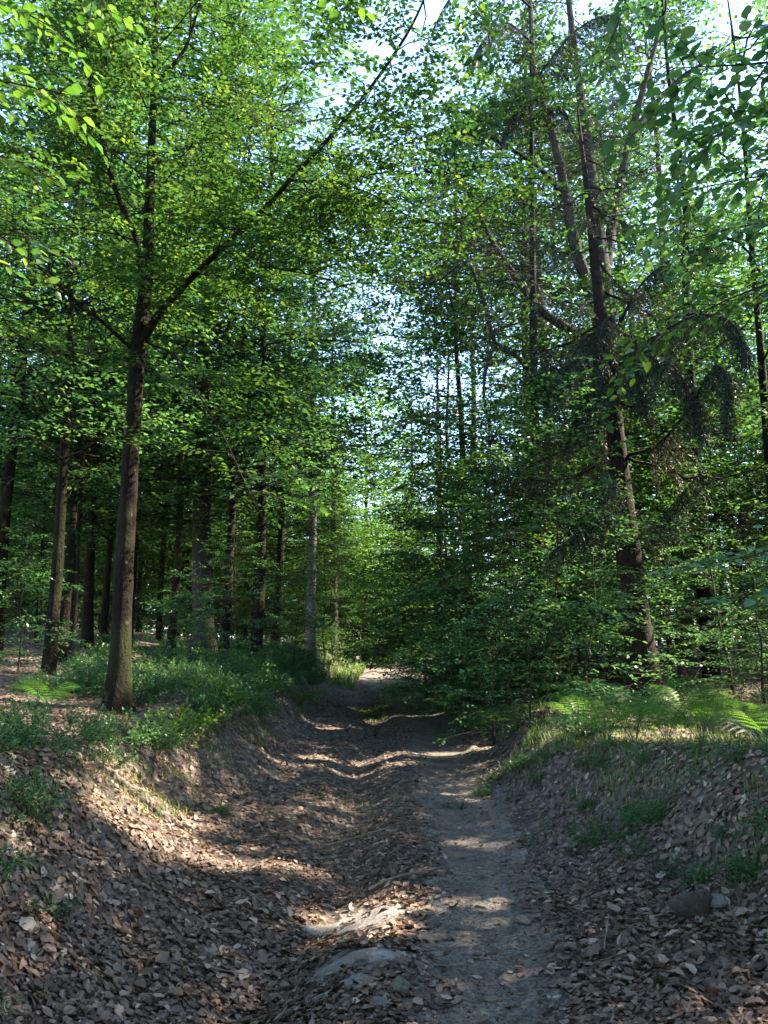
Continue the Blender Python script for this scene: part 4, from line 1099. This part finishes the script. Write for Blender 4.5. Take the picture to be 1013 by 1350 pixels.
def put_rock(name, px, py, dims, mat, label, rz=0, sink=.4, seed=1, cat='stone', group=None, tilt=0, **kw):
    q = ground_at(px, py, H); me = rock(seed, *dims, **kw).mesh(name, [mat], True)
    o = link(name, me, None, (q[0], q[1], float(H(q[0], q[1])) + dims[2] * (1 - 2 * sink)), rz); o.rotation_euler[0] = tilt
    return tag(o, label, cat, group)
# the bare bedrock that shows in the rut: wide uneven sheets breaking through the leaves
def slab(px, py, a, b, rz, seed, label, hgt=.02):
    q = ground_at(px, py, H); g = Geo(); n, k = 40, 9
    u = np.linspace(0, 2 * math.pi, n, endpoint=False)
    edge = 1 + .28 * vn(np.cos(u) * 1.5 + seed, np.sin(u) * 1.5, seed) + .14 * vn(np.cos(u) * 5 + seed, np.sin(u) * 5, seed + 2)
    rad = np.concatenate([np.linspace(.12, .88, k), [.97, 1.0, 1.02]])
    Vs = []
    cz, sz_ = math.cos(rz), math.sin(rz)
    lift = np.concatenate([np.full(k, 1.0), [.95, .7, -1.6]])
    for rr_, lf_ in zip(rad, lift):
        X_ = a * rr_ * edge * np.cos(u); Y_ = b * rr_ * edge * np.sin(u)
        xw, yw = q[0] + X_ * cz - Y_ * sz_, q[1] + X_ * sz_ + Y_ * cz
        zz = sum(H(xw + dx_, yw + dy_) for dx_ in (-.09, 0, .09) for dy_ in (-.09, 0, .09)) / 9 + hgt * lf_ + .008 * (vn(xw * 11, yw * 11, seed) if lf_ > 0 else 0)
        Vs.append(np.stack([xw - q[0], yw - q[1], zz - q[2]], -1))
    m_ = len(rad); Vv = np.concatenate([np.mean(Vs[0], 0)[None]] + Vs)
    i = np.arange(m_ - 1)[:, None] * n + 1; j = np.arange(n)[None]; j2 = (j + 1) % n
    g.add(Vv, np.stack([i + j, i + n + j, i + n + j2, i + j2], -1).reshape(-1, 4))
    g.F.append(np.stack([np.zeros(n, int), np.arange(n) + 1, (np.arange(n) + 1) % n + 1], -1)); g.M.append(np.zeros(n, np.int32)); g.A.append(np.zeros(n, np.float32))
    tag(link('rock_slab', g.mesh('rock_slab', [M_slab]), None, q), label, 'rock')
slab(478, 1216, .34, .20, .1, 4, 'largest pale slab of bare rock, sunlit, in the leafy rut of the path')
slab(428, 1232, .16, .09, -.2, 9, 'narrow pale rock at the left end of the sunlit slab')
slab(470, 1266, .25, .11, .2, 14, 'bluish pale rock slab in the rut just below the sunlit one')
slab(468, 1300, .10, .09, .4, 19, 'small pale patch of bare rock below the bluish slab')
slab(425, 1318, .06, .05, .1, 24, 'smallest pale rock patch at the left bottom of the rut')
put_rock('stone', 527, 1308, (.055, .06, .05), M_mossy, 'rounded ochre stone at the bottom of the rut', .4, .3, 31)
put_rock('stone', 500, 1330, (.05, .045, .035), M_stone, 'dark grey stone beside the ochre stone', .9, .35, 32)
put_rock('stone', 572, 1262, (.06, .04, .025), M_stone, 'flat grey stone between rut and tread', .2, .35, 33)
put_rock('stone', 915, 1208, (.12, .09, .10), M_earth, 'large angular rock sticking out of the leafy right bank', .5, .35, 38, tilt=.35, amp=.5, nu=14, nv=10)
put_rock('stone', 946, 1195, (.10, .05, .03), M_slab, 'pale flat stone leaning on the large angular rock', .2, .2, 36, tilt=.3)
put_rock('stone', 655, 1188, (.07, .05, .016), M_stone, 'flat stone worn level with the tread, upper one', .2, .42, 37)
put_rock('stone', 700, 1213, (.06, .05, .018), M_stone, 'flat stone at the right edge of the tread', .7, .42, 39)

gm = Geo(); r = np.random.default_rng(17)
tet = np.array([[1, 0, -.3], [-.5, .87, -.3], [-.5, -.87, -.3], [.1, .1, .6], [.5, .6, .2]])
Ft = np.array([[0, 4, 3], [4, 1, 3], [1, 2, 3], [2, 0, 3], [0, 1, 4]])
n = 3800
yv = 1 / (1 / 2.6 - r.random(n) * (1 / 2.6 - 1 / 16)); xv = treadx(yv) + r.normal(0, .3, n)
s = .004 + .011 * r.random(n) ** 3; a = r.uniform(0, 6.28, n)
V = tet[None] * s[:, None, None] * (1 + .3 * r.normal(0, 1, (n, 5, 3)))
c_, s_ = np.cos(a)[:, None], np.sin(a)[:, None]
V = np.stack([V[..., 0] * c_ - V[..., 1] * s_, V[..., 0] * s_ + V[..., 1] * c_, V[..., 2]], -1) + np.stack([xv, yv, H(xv, yv) + .008], -1)[:, None]
gm.add(V.reshape(-1, 3), (np.arange(n)[:, None, None] * 5 + Ft[None]).reshape(-1, 3))
tag(link('gravel', gm.mesh('gravel', [M_grit], False)), 'fine loose gravel and grit strewn on the trodden path', 'gravel', None, 'stuff')

def stick(px, py, L, rad, rz, label, name='fallen_stick', lift=.02, mat=None, side=0, seed=0):
    q = ground_at(px, py, H); r = np.random.default_rng(seed); n = 10
    t = np.linspace(-.5, .5, n) * L
    x = q[0] + t * math.cos(rz) + .03 * L * vn(t * 4, t * 0, seed); y = q[1] + t * math.sin(rz) + .04 * L * vn(t * 5, t * 0 + 3, seed)
    P = np.stack([x - q[0], y - q[1], H(x, y) + lift + rad - q[2]], -1)
    P[:, 2] = np.maximum(P[:, 2], np.interp(np.arange(n), [0, n - 1], [P[0, 2], P[-1, 2]]) * .8 + .2 * P[:, 2])
    g = Geo(); tube(g, P, np.linspace(rad, rad * .45, n), 7, 0, .1, seed)
    for k in range(side):
        i0 = 2 + k * 3; d = nrm(P[i0 + 1] - P[i0] + np.array([-.4 * math.sin(rz), .4 * math.cos(rz), .3]) * (1 if k % 2 else -1) * L / n * 2)
        Q = P[i0] + d * np.linspace(0, .3 * L, 5)[:, None]; tube(g, Q, np.linspace(rad * .45, rad * .15, 5), 5)
    tag(link(name, g.mesh(name, [mat or M_wood]), None, q), label, 'stick')
stick(527, 1163, .45, .012, .45, 'brown fallen stick lying in the leaves above the pale slab', seed=1)
stick(355, 1205, .5, .006, -.7, 'thin twig among leaves left of the pale slab', seed=2, side=2)
stick(575, 1150, .3, .006, .9, 'short twig at the left edge of the tread', seed=3)
stick(470, 1110, .6, .009, .2, 'crooked twig across the rut, farther up', seed=4, side=2)
stick(800, 1240, .4, .006, 1.2, 'thin twig in the leaves of the right slope', seed=5)
stick(300, 1290, .3, .005, .3, 'small twig in the leaves at the lower left', seed=6)
stick(905, 905, 1.6, .03, .15, 'fallen dead branch lying behind the ferns right of the spruce', seed=7, side=2)
stick(110, 900, 1.4, .018, 1.0, 'dead branch on the leafy floor left of the forked beech', seed=8, side=2)
print('unique crowns', NTREE, 'tris', sum(len(m.polygons) * 2 for m in bpy.data.meshes), 'objs', len(bpy.data.objects))
